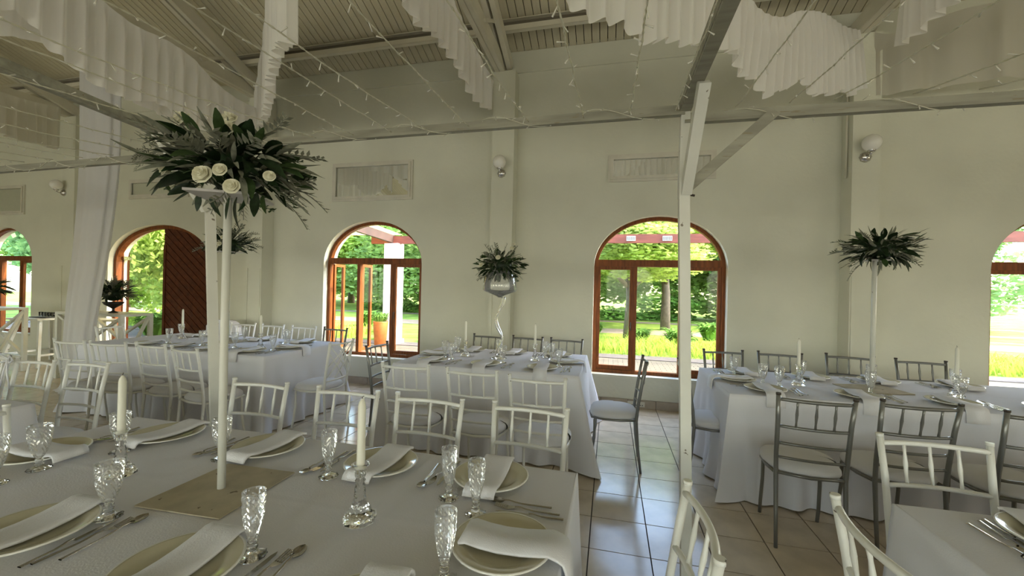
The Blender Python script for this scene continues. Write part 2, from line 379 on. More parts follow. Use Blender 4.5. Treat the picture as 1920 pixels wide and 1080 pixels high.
# windows
def arch_outline(cx, hw, s, sp, ri, inset, n=20):
    pts = [(cx-hw+inset, s+inset), (cx+hw-inset, s+inset)]
    for i in range(n+1):
        t = pi*i/n; pts.append((cx+(hw-inset)*cos(t), sp+(ri-inset)*sin(t)))
    return pts
def ring(mb, A, B, y0, y1):
    n = len(A)
    vs = [(x,y0,z) for x,z in A]+[(x,y0,z) for x,z in B]+[(x,y1,z) for x,z in A]+[(x,y1,z) for x,z in B]
    fs = []
    for i in range(n):
        j = (i+1) % n
        fs += [(i,j,n+j,n+i), (2*n+i,3*n+i,3*n+j,2*n+j), (n+i,n+j,3*n+j,3*n+i), (i,2*n+i,2*n+j,j)]
    mb.add(vs, fs)
def glass(mb, x0, z0, x1, z1, y): mb.box((x0,y-.002,z0),(x1,y+.002,z1))
def window(n, hole, sash_open=False):
    cx, hw, s, sp, ri = hole; y0, y1 = WY+.10, WY+.17
    fr = MB(); ring(fr, arch_outline(cx,hw,s,sp,ri,0), arch_outline(cx,hw,s,sp,ri,.045), y0, y1)
    w = struct('window_%d' % n, fr, M['wood'])
    MB().box((cx-hw+.02, y0-.008, 1.80), (cx+hw-.02, y1+.004, 1.89)).build('transom', M['wood'], w)
    m1, m2 = cx-.275, cx+.29
    for m in (m1, m2): MB().box((m-.025, y0+.002, s+.04), (m+.025, y1, 1.81)).build('mullion', M['wood'], w)
    MB().box((cx-hw, WY-.025, s-.03), (cx+hw, y0, s+.002)).build('window_sill', M['wall'], w)
    pts = [(cx+(hw-.05)*cos(pi*i/20), sp+(ri-.05)*sin(pi*i/20)) for i in range(21)]
    pts = [(x, max(z, 1.885)) for x, z in pts if z > 1.8] + [(cx-hw+.05, 1.885), (cx+hw-.05, 1.885)]
    pts = sorted(set(pts), key=lambda p: -math.atan2(p[1]-1.95, p[0]-cx))
    MB().prism(pts, y0+.035, y0+.039).build('arched_pane', M['pane'], w)
    g = MB(); glass(g, m1+.02, s+.03, m2-.02, 1.81, y0+.037); g.build('pane', M['pane'], w)
    lights = [(cx-hw+.045, m1-.025, True), (m2+.025, cx+hw-.045, False)]
    for a, b, left in lights:
        sm = MB(); W_ = b-a; zz0, zz1 = s+.05, 1.80
        def sash(mb, W_): 
            for q in (((0,-.02,0),(.04,.02,zz1-zz0)), ((W_-.04,-.02,0),(W_,.02,zz1-zz0)), ((.04,-.02,0),(W_-.04,.02,.05)), ((.04,-.02,zz1-zz0-.04),(W_-.04,.02,zz1-zz0))): mb.box(*q)
        if sash_open and left:
            for hx, a_, wd in ((a, R(90), W_*.55), (m1, R(86), W_*.50)):
                sm = MB(); sash(sm, wd); so_ = sm.build('open_sash', M['wood'], w, (hx, y1+.01, zz0), a_)
                g = MB(); glass(g, .04, .05, wd-.04, zz1-zz0-.04, 0); g.build('sash_pane', M['pane'], so_)
        else:
            sash(sm, W_); so_ = sm.build('sash', M['wood'], w, (a, y0+.03, zz0))
            g = MB(); glass(g, .04, .05, W_-.04, zz1-zz0-.04, 0); g.build('sash_pane', M['pane'], so_)
            hx = W_-.02 if left else .02
            MB().tube([(hx,-.02,.62),(hx,-.045,.62),(hx,-.05,.52)], .007, 6).build('stay_handle', M['cap'], so_)
    return w
for n, k in ((1,0),(2,2),(3,3),(4,4)): window(n, HOLES[k], k == 2)
# door
cx, hw, s, sp, ri = HOLES[1]
fr = MB(); A = arch_outline(cx,hw,0,sp,ri,0); B = arch_outline(cx,hw,0,sp,ri,.06)
A[0] = (A[0][0], 0); A[1] = (A[1][0], 0); B[0] = (B[0][0], 0); B[1] = (B[1][0], 0)
ring(fr, A, B, WY+.09, WY+.18); dr = struct('door_1', fr, M['wood'])
def clip(poly, a, b, c):               # keep a*x+b*z<=c
    out = []
    for i in range(len(poly)):
        p, q = poly[i], poly[(i+1) % len(poly)]; dp = a*p[0]+b*p[1]-c; dq = a*q[0]+b*q[1]-c
        if dp <= 0: out.append(p)
        if dp*dq < 0: t = dp/(dp-dq); out.append((p[0]+t*(q[0]-p[0]), p[1]+t*(q[1]-p[1])))
    return out
def leaf(parent, loc, rot, mirror):
    Wd = hw-.06-.004; out = [(0, .02), (Wd, .02)] + [(Wd*cos(pi/2*i/14), sp+(ri-.06)*sin(pi/2*i/14)) for i in range(15)]
    if mirror: out = [(Wd-x, z) for x, z in out][::-1]
    lf = MB().prism(out, .02, .035).build('door_leaf', M['brown'], parent, loc, rot)
    a = .64 if not mirror else -.64; b = .77
    for k in range(-14, 30):
        c0 = k*.105; poly = clip(clip(out, a, b, c0+.093), -a, -b, -c0)
        if len(poly) > 2: MB().prism(poly, 0, .02).build('diagonal_plank', M['door'], lf)
    xs = 0 if not mirror else Wd-.05
    MB().box((xs, -.012, .02), (xs+.05, .0, sp+.3)).build('meeting_stile', M['door'], lf)
    return lf
leaf(dr, (cx+.002, WY+.11, 0), 0, False)
l2 = leaf(dr, (cx-hw+.07, WY+.20, 0), R(143), True)
MB().box((cx-hw+.03, WY+.17, 1.84), (cx-hw+.12, WY+.30, 1.90)).build('hinge_hook', M['chrome'], dr)
# a window in each opening behind the camera
for i, h in enumerate(RH):
    fr = MB(); ring(fr, arch_outline(*h, 0), arch_outline(*h, .05), YB-.2, YB-.13)
    w = struct('window_%d' % (5+i), fr, M['wood']); MB().box((h[0]-h[1], YB-.2, 1.85), (h[0]+h[1], YB-.13, 1.93)).build('transom', M['wood'], w)

# ================================================================== WALL FITTINGS
def mirror(x0, x1, z0, z1, label):
    t = thing('framed_mirror', label, 'mirror', ((x0+x1)/2, WY, (z0+z1)/2), 0)
    a, b = (x1-x0)/2, (z1-z0)/2
    def R4(i): return [(-a+i,-b+i),(a-i,-b+i),(a-i,b-i),(-a+i,b-i)]
    mb = MB(); ring(mb, R4(0), R4(.045), -.025, 0); ring(mb, R4(.03), R4(.065), -.04, -.02); mb.build('frame', M['frame'], t)
    MB().box((-a+.055,-.012,-b+.055),(a-.055,-.006,b-.055)).build('mirror_glass', M['mirror'], t)
mirror(-12.3,-10.95,2.684,3.25,'cream framed wall mirror at the far left edge above the leftmost window')
mirror(-8.285,-6.95,2.90,3.236,'narrow framed wall mirror above the wooden door, partly behind the big bouquet')
mirror(-4.157,-2.82,2.743,3.32,'deep cream framed mirror above the window with the open sash')
mirror(-.057,1.227,2.884,3.233,'long narrow cream framed mirror above the middle window by the post')
def sconce(x, label):
    t = thing('globe_wall_light', label, 'wall light', (x, 5.21 if x > -9 else 5.21, 3.0))
    MB().ball((0,-.11,.12), .088, 20, 12).build('glass_globe', M['opal'], t)
    rz = Matrix.Rotation(pi/2, 4, 'X')
    MB().lathe([(.001,.045),(.02,.043),(.045,.03),(.055,.012),(.058,0),(.001,-.003)], 18, lambda r,z,t_: r*(1+.06*cos(8*t_)), rz).build('rosette', M['chrome'], t)
    MB().tube([(0,-.03,0),(0,-.07,-.01),(0,-.105,.01),(0,-.11,.035)], .010, 8).lathe([(.001,.02),(.03,.022),(.04,.045),(.034,.05)], 12, None, Matrix.Translation((0,-.11,.0))).build('arm', M['chrome'], t)
sconce(-9.62+.1, 'white globe wall light left of the hanging curtain')
sconce(-1.43, 'white globe wall light on the centre pilaster')
sconce(2.67, 'white globe wall light on the right-hand pilaster')

# ================================================================== TIMBER FRAME UNDER THE ROOF
ZB = 2.42
def post(name, p0, p1, w, label):
    return MB().bar(p0, p1, w, w, (0,1,0)).build(name, M['whitep'], label=label, cat='post')
P0 = on_z(1286, 1086, 0)
pr = thing('timber_post', 'white painted timber post standing in front of the middle window', 'post', (P0.x, P0.y, 0))
MB().bar((0,0,0), (-.055,0,2.06), .052, .052, (0,1,0)).build('shaft', M['whitep'], pr)
MB().bar((-.055,.03,1.98), (-.05,.03,2.52), .045, .05, (0,1,0)).build('shaft_splice', M['whitep'], pr)
MB().bar((.0-.03,-.01,2.03), (.36,0,2.39), .04, .05).build('side_brace', M['beam'], pr)
MB().bar((-.045,-.01,2.00), (-.03,-.32,2.42), .05, .055).build('front_brace', M['whitep'], pr)
for q in ((-.045,-.04,2.03),(-.028,-.30,2.37)): MB().ball(q, .009, 6, 4).build('bolt', M['cap'], pr)
MB().tube([(-.02,.0,1.99),(.0,.0,1.985)], .006, 6).build('bolt', M['cap'], pr)
pb = thing('timber_post', 'white painted timber post behind the front bouquet stand, paint chipped', 'post', (-2.52, 2.2, 0))
MB().bar((0,0,0), (-.19,.04,2.39), .055, .055, (.6,1,0)).build('shaft', M['whitep'], pb)
MB().bar((-.15,.0,1.96), (-.22,-.27,2.39), .045, .045).build('front_brace', M['whitep'], pb)
YBm = 2.30
def beam(p, q, w, h, label):
    t = thing('timber_beam', label, 'beam', Vector(p)); d = Vector(q)-Vector(p)
    MB().bar((0,0,0), d, w, h).build('upper_board', M['beam'], t)
    MB().bar(Vector((0,-.012,-h/2-.004)), d+Vector((0,-.012,-h/2-.004)), w*.9, .016).build('lower_batten', M['beam'], t)
beam((-2.72,YBm+.02,2.445), (.36,YBm,2.445), .042, .042, 'weathered beam between the two white posts, wound with fairy lights')
beam((.36,YBm,2.40), (5.0,YBm+.02,2.385), .042, .042, 'weathered beam running right from the white post over the right tables')
beam((-9.5,YBm+.1,2.37), (-2.72,YBm+.02,2.40), .042, .042, 'weathered beam at the left running behind the hanging curtain')
beam((.362,YBm+.02,2.47), (.362,-4.2,2.47), .06, .06, 'white beam coming overhead from the right post towards the viewer')
beam((-2.80,YBm+.0,2.415), (-1.72,-4.0,2.415), .040, .045, 'white beam coming overhead at upper left towards the viewer')
beam((-9.5,-1.8,2.42), (5.0,-1.8,2.42), .05, .05, 'weathered beam behind the viewer that carries the other ends of the lights')
# fairy lights
def fairy(x, sag, k, label, y0=YBm-.03, x1=None, z0=2.43):
    rr = random.Random(k*13+5); pts = []; n = 40; y1 = -1.8; x1 = x if x1 is None else x1
    for i in range(n+1):
        t = i/n; pts.append(Vector((x+(x1-x)*t+rr.uniform(-.004,.004), y0+(y1-y0)*t, z0-4*sag*t*(1-t)+rr.uniform(-.003,.003))))
    t = thing('fairy_light_string', label, 'string lights', pts[0]); o = pts[0]
    A = []; B = []
    for i in range(160):
        u = i/159*n; a = int(min(u, n-1)); p = pts[a].lerp(pts[a+1], u-a)-o; w = i*1.9
        off = Vector((cos(w), 0, sin(w)))*.0024; A.append(p+off); B.append(p-off)
    MB().tube(A, .0019, 4).tube(B, .0019, 4).build('twisted_cable', M['wire'], t)
    mb = MB()
    for i in range(1, n):
        if rr.random() < .85:
            p = pts[i]-o; d = Vector((rr.uniform(-1,1), rr.uniform(-.5,.5), rr.uniform(-1.2,.6))).normalized()
            mb.tube([p, p+d*.018, p+d*.03], [.0016,.0022,.0034], 5)
    mb.build('bulbs', M['bulb'], t, kind='stuff')
FX = [(-2.45,.14),(-2.16,.10),(-1.87,.16),(-1.6,.06),(-1.33,.07),(-1.1,.13),(-.83,.05),(-.47,.16),(-.16,.18),(.08,.22),(.31,.03),(.6,.05),(.84,.09),(1.03,.18),(1.35,.24),(1.6,.30),(1.95,.2),(2.3,.2)]
ORD = ['first','second','third','fourth','fifth','sixth','seventh','eighth','ninth','tenth','eleventh','twelfth','thirteenth','fourteenth','fifteenth','sixteenth','seventeenth','eighteenth']
for i, (x, s) in enumerate(FX):
    if x < .31: lb = 'fairy light string overhead, %s rightward from the upper-left white beam' % ORD[i]
    else: lb = 'fairy light string overhead, %s rightward starting at the white post' % ORD[i-10]
    fairy(x, s, i, lb)
for i in range(9): fairy(-3.0-.32*i, .10+.03*(i % 3), 40+i, 'fairy light string at upper left, %s leftward from the left post' % ORD[i], z0=2.41)
def wound(x0, x1, z, label, seed):
    rr = random.Random(seed); t = thing('fairy_light_string', label, 'string lights', (x0, YBm, z)); L = x1-x0; n = int(L/.05)
    MB().tube([(L*i/n, .03*cos(i*.55)-.012, -.002+.036*sin(i*.55)) for i in range(n+1)], .0022, 4).build('twisted_cable', M['wire'], t)
    mb = MB()
    for i in range(0, n, 2):
        p = Vector((L*i/n, .032*cos(i*.55)-.012, .037*sin(i*.55))); d = Vector((rr.uniform(-.6,.6), -.4, rr.uniform(-1,.2))).normalized(); mb.tube([p, p+d*.02, p+d*.032], [.0016,.0022,.0034], 5)
    mb.build('bulbs', M['bulb'], t, kind='stuff')
wound(-2.6,.3,2.445,'fairy light string wound around the middle weathered beam',1)
wound(.45,4.6,2.39,'fairy light string wound around the right weathered beam',2)
wound(-8.5,-2.8,2.385,'fairy light string wound around the left weathered beam',3)

# ================================================================== DRAPES
def smooth(rows, n):
    out = []; k = len(rows)-1
    for i in range(n+1):
        u = i/n*k; a = min(int(u), k-1); f = u-a
        p = [rows[max(a-1,0)], rows[a], rows[a+1], rows[min(a+2,k)]]
        out.append(tuple(.5*((2*p[1][c])+(-p[0][c]+p[2][c])*f+(2*p[0][c]-5*p[1][c]+4*p[2][c]-p[3][c])*f*f+(-p[0][c]+3*p[1][c]-3*p[2][c]+p[3][c])*f**3) for c in range(len(p[0]))))
    return out
def drape(label, tops, bots, seed, m='drape', amp=.05, pleat=.13, name='ceiling_drape', n=260, scallop=.05, rows=14):
    rr = random.Random(seed); tb = smooth([tuple(a)+tuple(b) for a, b in zip(tops, bots)], n)
    s = 0; P = [[] for _ in range(rows+1)]; ph = [rr.uniform(0, 6) for _ in range(4)]
    for i, q in enumerate(tb):
        a, b = Vector(q[:3]), Vector(q[3:])
        if i: s += ((a-pa).length + (b-pb).length)/2
        pa, pb = a, b
        d = Vector(tb[min(i+1,n)][3:])-Vector(tb[max(i-1,0)][3:]); d.z = 0
        nrm = Vector((-d.y, d.x, 0)); nrm = nrm.normalized() if nrm.length > 1e-6 else Vector((1,0,0))
        w = 2*pi*s/pleat; f = sin(w+1.2*sin(s*3+ph[0]))+.3*sin(1.9*w+ph[1]+sin(s*5))
        sc = scallop*(.6*sin(w*.31+ph[2])+.5*sin(w*.17+ph[3])+.18*cos(w))
        for r in range(rows+1):
            t = r/rows; p = a.lerp(b, t)+nrm*(amp*f*(.15+.85*min(1, 3.5*t)))
            p.z += sc*t*t*.6; P[r].append(p)
    o0 = P[0][0].copy(); P = [[p-o0 for p in r] for r in P]
    MB().grid(P).build(name, M[m], loc=o0, label=label, cat='drape')
def U(mode, L): return [ (on_x if mode[0] == 'x' else on_y)(x, y, v) for x, y, v in L ]
# long swag left: hangs along the left truss line
X1 = -5.05
def interp(tab, x):
    for (a, b), (c, d) in zip(tab, tab[1:]):
        if x <= c: return b+(d-b)*(x-a)/(c-a)
    return tab[-1][1]
def hang(label, xs, top, bot, plane, seed, **k):      # vertical fall: top and hem stand over each other
    f = plane if callable(plane) else (lambda x, y: on_x(x, y, plane))
    A = [f(x, interp(top, x)) for x in xs]; B = []
    for x, a in zip(xs, A):
        b = f(x, interp(bot, x)); B.append(Vector((a.x, a.y, b.z)))
    drape(label, A, B, seed, **k)
hang('wide white voile swag sweeping across the upper left to the wall', (-60,0,40,70,95,115,140,165,190,215,235,262,300,330,365,400,440,480),
  ((-60,-190),(40,-130),(110,-85),(180,-10),(230,32),(262,52),(320,78),(365,112),(400,150),(455,194),(485,205)),
  ((-60,15),(20,18),(45,26),(62,48),(92,92),(135,122),(190,166),(235,185),(300,196),(345,228),(400,252),(485,262)), X1, 3, amp=.034, pleat=.17, n=420, scallop=.02)
drape('second voile layer hanging lower behind the upper left swag',
  [on_x(x,y,X1-.35) for x,y in ((-40,-40),(40,0),(95,60),(160,110),(230,150),(300,185),(350,210))],
  [on_x(x,y,X1-.35) for x,y in ((-40,72),(30,70),(90,84),(150,122),(232,172),(300,215),(355,232))], 4, amp=.03, pleat=.3)
drape('voile swag at the far left edge below the white beam',
  [on_y(x,y,v) for x,y,v in ((-80,150,3.6),(0,172,4.0),(60,190,4.5),(115,202,5.0))],
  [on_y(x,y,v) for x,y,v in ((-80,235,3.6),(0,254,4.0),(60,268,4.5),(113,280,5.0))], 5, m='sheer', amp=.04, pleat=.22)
drape('narrow voile fall hanging straight at top left, seen nearly edge-on',
  [on_y(x,y,v) for x,y,v in ((484,150,5.05),(496,60,4.5),(506,-20,3.7),(512,-80,3.1),(524,-150,2.5),(541,-220,2.0))],
  [on_y(x,y,v) for x,y,v in ((484,240,5.05),(494,226,4.5),(504,188,3.7),(511,135,3.1),(524,92,2.5),(543,72,2.0))], 6, amp=.045, pleat=.17)
YX = ((700,2.0),(740,2.4),(763,2.7),(815,3.3),(862,4.0),(912,4.8),(930,5.05))
hang('voile swag at top centre pointing down to the centre pilaster', (735,763,780,800,820,840,858,875,893,910,926),
  ((735,-330),(763,-240),(800,-130),(850,0),(890,85),(918,140),(926,152)), ((735,-60),(763,0),(775,30),(800,50),(830,75),(845,105),(868,140),(892,185),(915,208),(926,204)),
  lambda x, y: on_y(x, y, interp(YX, x)), 7, amp=.04, pleat=.2, scallop=.03)
drape('full pleated voile swag at top right, left of the right pilaster',
  [on_y(x,y,v) for x,y,v in ((1375,-60,3.3),(1410,0,3.5),(1440,26,3.7),(1472,31,3.9),(1500,20,4.1),(1545,24,4.4),(1582,48,4.7),(1612,56,4.95))],
  [on_y(x,y,v) for x,y,v in ((1372,96,3.3),(1393,140,3.5),(1425,172,3.7),(1462,170,3.9),(1498,158,4.1),(1545,178,4.4),(1585,172,4.7),(1622,170,4.95))], 8, amp=.03, pleat=.12, scallop=.07)
hang('scalloped voile swag over the middle window at the top edge', (1030,1065,1100,1140,1180,1220,1260,1300,1340,1370,1395),
  ((1030,-170),(1200,-140),(1395,-90)), ((1030,-25),(1065,2),(1100,26),(1145,50),(1180,52),(1225,76),(1300,84),(1340,82),(1395,95)),
  lambda x, y: on_y(x, y, interp(((1020,2.0),(1200,2.5),(1300,2.9),(1400,3.3)), x)), 9, amp=.03, pleat=.14, scallop=.05)
drape('short voile tail at top right between the light strings',
  [on_x(x,y,2.66) for x,y in ((1690,-5),(1730,-60),(1775,-110),(1850,-170))],
  [on_x(x,y,2.66) for x,y in ((1678,90),(1728,58),(1772,15),(1830,-30))], 10, amp=.05, pleat=.2, scallop=.04)
drape('flat sheer swag spread against the wall at the far right',
  [on_y(x,y,v) for x,y,v in ((1640,60,5.2),(1690,60,5.15),(1790,22,5.1),(1860,5,5.0),(2000,-20,4.8))],
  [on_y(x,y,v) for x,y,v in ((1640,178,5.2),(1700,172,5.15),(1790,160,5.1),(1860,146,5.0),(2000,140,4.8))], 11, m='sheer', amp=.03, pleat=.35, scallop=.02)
# drapes behind the viewer, seen only in the mirrors
for k, (xa, xb, y) in enumerate(((-6,-2,.6),(-2.6,1.6,-.6),(.6,5,.9),(-9.5,-5.6,.2))):
    n = 7; tp = [Vector((xa+(xb-xa)*i/n, y+.2*sin(i), 5.2+.5*cos(i*1.1))) for i in range(n+1)]
    drape('pleated voile swag high overhead, seen only in the wall mirrors, number %s' % ['from left two','from left three','rightmost','leftmost'][k], tp, [p-Vector((0,0,1.1+.25*sin(j*1.7))) for j, p in enumerate(tp)], 20+k, amp=.06, pleat=.2, name='ceiling_drape')
# gathered curtain
def gathered():
    n = 120; P = []
    prof = [(4.75,-6.58,.32,.10),(4.2,-6.58,.31,.11),(3.04,-6.56,.29,.12),(2.0,-6.66,.25,.12),(1.2,-6.80,.215,.12),(.65,-6.87,.19,.12),(.25,-6.82,.21,.14),(.06,-6.78,.26,.18),(.012,-6.76,.34,.24)]
    for z, x, hx, hy in smooth(prof, 36):
        row = []
        for j in range(n+1):
            t = 2*pi*j/n; f = 1+.07*sin(7*t+.3*z)+.04*sin(12*t+1+z*.2)
            row.append(Vector((x+hx*f*cos(t), 3.95+hy*f*sin(t), max(z, .006))))
        P.append(row)
    MB().grid([[p-Vector((-6.7,3.95,0)) for p in r] for r in P]).build('gathered_curtain', M['curtain'], loc=(-6.7,3.95,0), label='floor-length white curtain gathered into a hanging column at left', cat='curtain')
gathered()

# ================================================================== TABLES
def tablecloth(x0, x1, y0, y1, label, seed, h=.76, flare=.13, hem=.012, creases=()):
    rr = random.Random(seed); cx, cy = (x0+x1)/2, (y0+y1)/2; a, b = (x1-x0)/2, (y1-y0)/2
    per = []; N = 44
    def seg(p, q, n):
        for i in range(n): per.append((Vector(p).lerp(Vector(q), i/n), ))
    ph = [rr.uniform(0,6) for _ in range(6)]
    # perimeter samples, denser at the corners
    pts = []
    cs = [(-a,-b),(a,-b),(a,b),(-a,b)]
    for k in range(4):
        p, q = Vector(cs[k]), Vector(cs[(k+1) % 4]); L = (q-p).length; n = int(L/.022)
        for i in range(n): pts.append((p.lerp(q, i/n), k, i/n, L))
    rows = 22; P = []; tot = 2*(2*a+2*b)
    for r in range(rows+1):
        d = r/rows; z = h-.002-(h-hem)*max(0, (r-1))/(rows-1) if r else h
        ring_ = []; s = 0
        for i, (p, k, u, L) in enumerate(pts):
            s = i*.022
            dist = min(u, 1-u)*L                       # distance to nearest corner
            nrm = [Vector((0,-1)), Vector((1,0)), Vector((0,1)), Vector((-1,0))][k]
            cw = math.exp(-(dist/.12)**2)
            cn = Vector((math.copysign(1, p.x), math.copysign(1, p.y))).normalized()
            dirn = (nrm*(1-cw)+cn*cw)
            dd = max(0, (r-1)/(rows-1))
            rip = sin(s*2*pi/.23+ph[0]+1.3*sin(s*1.7+ph[1]))*.6+.4*sin(s*2*pi/.41+ph[2])
            fold = .75*math.exp(-((dist-.10)/.045)**2)
            off = .004+dd*(flare*(.25+.95*cw-.5*fold*dd)+.040*rip*min(1, dd*1.6)*(1 if dist > .1 else .4))
            if r == 0: off = -.004
            q = p+dirn*off
            zz = z
            if dd > .8 and hem < .03: q += dirn*(dd-.8)*.12*(1+rip)*.5; 
            ring_.append(Vector((q.x, q.y, zz + (.006*rip*(dd > .95)))))
        ring_.append(ring_[0]); P.append(ring_)
    mb = MB(); mb.grid(P)
    # top, gently creased
    nx, ny = int(2*a/.012), int(2*b/.012)
    def tz(x, y):
        z = h
        for ax, c, w in creases:
            v = (x if ax == 'x' else y)-c; z += .0032*math.exp(-(v/w)**2)
        return z
    G = [[Vector((-a+.004+(2*a-.008)*i/nx, -b+.004+(2*b-.008)*j/ny, tz(-a+2*a*i/nx, -b+2*b*j/ny))) for j in range(ny+1)] for i in range(nx+1)]
    mb.grid([list(g) for g in zip(*G)])
    return mb.build('tablecloth', M['cloth'], loc=(cx, cy, 0), label=label, cat='tablecloth')
CR = (('y', .03, .006), ('x', -.3, .006), ('x', .55, .006))
tablecloth(-2.41,-.11,.60,1.635,'white cloth on the nearest dining table, with the stained board and front bouquet',1, creases=CR, flare=.05)
tablecloth(-1.96,-.235,3.465,4.62,'white floor-length cloth on the middle table carrying the tall glass vase',2, creases=CR, flare=.22)
tablecloth(-5.75,-3.26,3.31,4.45,'white floor-length cloth on the long table at rear left near the door',3, creases=CR)
tablecloth(.86,3.7,3.24,4.27,'white floor-length cloth on the long rear right table below the pilaster',4, creases=CR, flare=.10)
tablecloth(.985,3.2,.55,1.71,'white cloth on the table at the lower right corner',5, creases=CR, flare=.05)
tablecloth(-5.5,-3.2,.5,1.64,'white cloth on the table cut by the left edge',6, creases=CR, flare=.08)

# ---- tableware prototypes
ZT = .7625
def goblet_mesh(slim, name):
    mats = 0
    sx = .80 if slim else 1; H = .172 if slim else .166
    outer = [(.033,.0),(.034,.003),(.030,.007),(.016,.012),(.0085,.017),(.013,.022),(.013,.027),(.008,.031),(.012,.036),(.012,.040),(.0085,.044),(.012,.048)]
    n = 24; k = 14
    st = MB().lathe(outer, n, lambda r,z,t: r*(1+.05*cos(12*t)) if z < .02 else r).lathe([(outer[-1][0], outer[-1][1]), (.0005,.050)], n).lathe([(.0005,.0015),(.033,0)], n)
    bw_ = MB(); prof = [(.012,.048),(.015,.051)]
    for i in range(k+1):
        u = i/k; prof.append(((.015+.0135*(1-(1-min(1,u*1.6))**2)+.0065*u)*sx, .053+u*(H-.053)))
    def fn(r, z, t):
        if z > .057 and z < H-.012:
            r *= 1+.04*(1 if (int(round(t/(2*pi)*n)) + int(round((z-.053)/(H-.053)*k))) % 2 else -1)
        return r
    bw_.lathe(prof, n, fn); a = len(bw_.v); bw_.lathe([(prof[-1][0], H), (prof[-1][0]-.0018, H+.0006), (prof[-1][0]-.0025, H-.004)], n)
    bw_.sm = [False]*len(bw_.sm)
    nb_ = len(bw_.f); st2 = MB(); st2.add(bw_.v, bw_.f); st2.add(st.v, st.f, True)
    me = st2.mesh(name, M['glassb']); me.materials.append(M['glass'])
    me.polygons.foreach_set('material_index', [0]*nb_+[1]*(len(st2.f)-nb_)); return me
GOB = goblet_mesh(False, 'goblet'); FLU = goblet_mesh(True, 'flute')
plate_prof = [(.0008,.003),(.05,.003),(.088,.004),(.094,.008),(.110,.014),(.138,.019),(.1405,.0205),(.140,.0235),(.134,.0225),(.112,.0175),(.097,.0125),(.090,.0085),(.05,.0075),(.0008,.0075)]
PLA = MB().lathe(plate_prof[:7], 40).mesh('x', M['plate']); 
PLA = MB().lathe(plate_prof, 44).mesh('plate', M['plate'])
RIM = MB().lathe([(.1375,.0205),(.1415,.0195),(.1418,.0225),(.1395,.0245),(.136,.0235)], 44).mesh('rim', mat('plate_rim', (.85,.84,.78), .1))
def strip(path, w0, w1, th, mb=None, wav=0, seed=0):
    mb = mb or MB(); rr = random.Random(seed); k = len(path); P = []
    for i, (x, y, z) in enumerate(path):
        t = i/(k-1); w = (w0+(w1-w0)*t)/2
        p0 = path[max(i-1,0)]; p1 = path[min(i+1,k-1)]; d = Vector((0, p1[1]-p0[1], p1[2]-p0[2])).normalized(); nr = Vector((0,-d.z,d.y))
        c = Vector((x,y,z)); row = []
        for (u, v) in ((-1,0),(-.98,.5),(-.5,.55),(0,.5),(.5,.55),(.98,.5),(1,0),(.98,-.5),(0,-.5),(-.98,-.5),(-1,0)):
            row.append(c+Vector((u*w,0,0))+nr*(v*th+wav*sin(u*3+t*4)*.003))
        P.append(row)
    mb.grid(P, True)
    n = 10; b = len(mb.v)-k*11
    mb.f += [tuple(b+j for j in range(10)), tuple(len(mb.v)-11+j for j in range(9,-1,-1))]; mb.sm += [False]*2
    return mb
NAPF = strip([(0,-.15,.024),(0,-.13,.031),(0,-.10,.029),(0,-.05,.021),(0,0,.019),(0,.05,.021),(0,.10,.027),(0,.128,.033),(0,.146,.031),(.002,.156,.020),(.003,.160,.008)], .118, .112, .010).mesh('napkin', M['napkin'])
def nap_over(edge, drop):
    return strip([(0,.11,.028),(0,.09,.033),(0,.05,.026),(0,0,.022),(0,-.06,.024),(0,-.11,.030),(0,-.135,.034),(0,-edge+.005,.026),(0,-edge-.010,.018),(0,-edge-.018,0),(0,-edge-.022,-.03),(0,-edge-.026,-drop)], .116, .122, .008)
NAPO = nap_over(.185, .075).mesh('napkin', M['napkin'])
NAPL = nap_over(.165, .125).mesh('napkin', M['napkin'])
def spoon():
    mb = MB(); P = []
    for i in range(9):
        u = i/8; y = .055+.052*u; w = .0185*math.sqrt(max(0.002, 1-(2*u-1)**2))*(1-.12*u); P.append([Vector((w*s, y, .006-.004*sin(pi*u)*(1-s*s)+.003*u)) for s in (-1,-.7,-.3,0,.3,.7,1)])
    mb.grid(P); mb.grid([[p-Vector((0,0,.0012)) for p in r][::-1] for r in P])
    return mb
def handle(mb, y0, y1, w=.006):
    k = 8; P = []
    for i in range(k+1):
        u = i/k; y = y0+(y1-y0)*u; ww = w*(.5+.55*u**1.5); z = .0035+.006*math.exp(-((u-.08)/.18)**2)
        P.append([Vector((x*ww, y, z+q)) for x, q in ((-1,0),(-.6,.0016),(.6,.0016),(1,0),(.6,-.0016),(-.6,-.0016),(-1,0))])
    mb.grid(P); return mb
SPO = handle(spoon(), .056, -.105, .0062).mesh('spoon', M['cutlery'])
fk = handle(MB(), .04, -.105, .0062)
fk.grid([[Vector((x*w, y, z)) for x in (-1,-.5,.5,1)] for w, y, z in ((.004,.038,.0075),(.009,.05,.005),(.0125,.062,.003),(.0125,.068,.003))])
for s in (-1.5,-.5,.5,1.5): fk.bar((s*.0068,.066,.003),(s*.0066,.108,.0085), .0032, .0016)
FOR = fk.mesh('fork', M['cutlery'])
kn = handle(MB(), .0, -.11, .0072); kn.prism([(-.006,.0),(.006,.0),(.0085,.06),(.006,.095),(.0,.108),(-.005,.09)], 0, .0016)
for i in range(len(kn.v)-12, len(kn.v)): x, y, z = kn.v[i]; kn.v[i] = (x, z, .003+y)
KNI = kn.mesh('knife', M['cutlery'])
TN_ = dict(A='nearest table', M='middle table', L='rear left table', R='rear right table', B='lower right corner table')
def rotv(p, a): return (p[0]*cos(a)-p[1]*sin(a), p[0]*sin(a)+p[1]*cos(a))
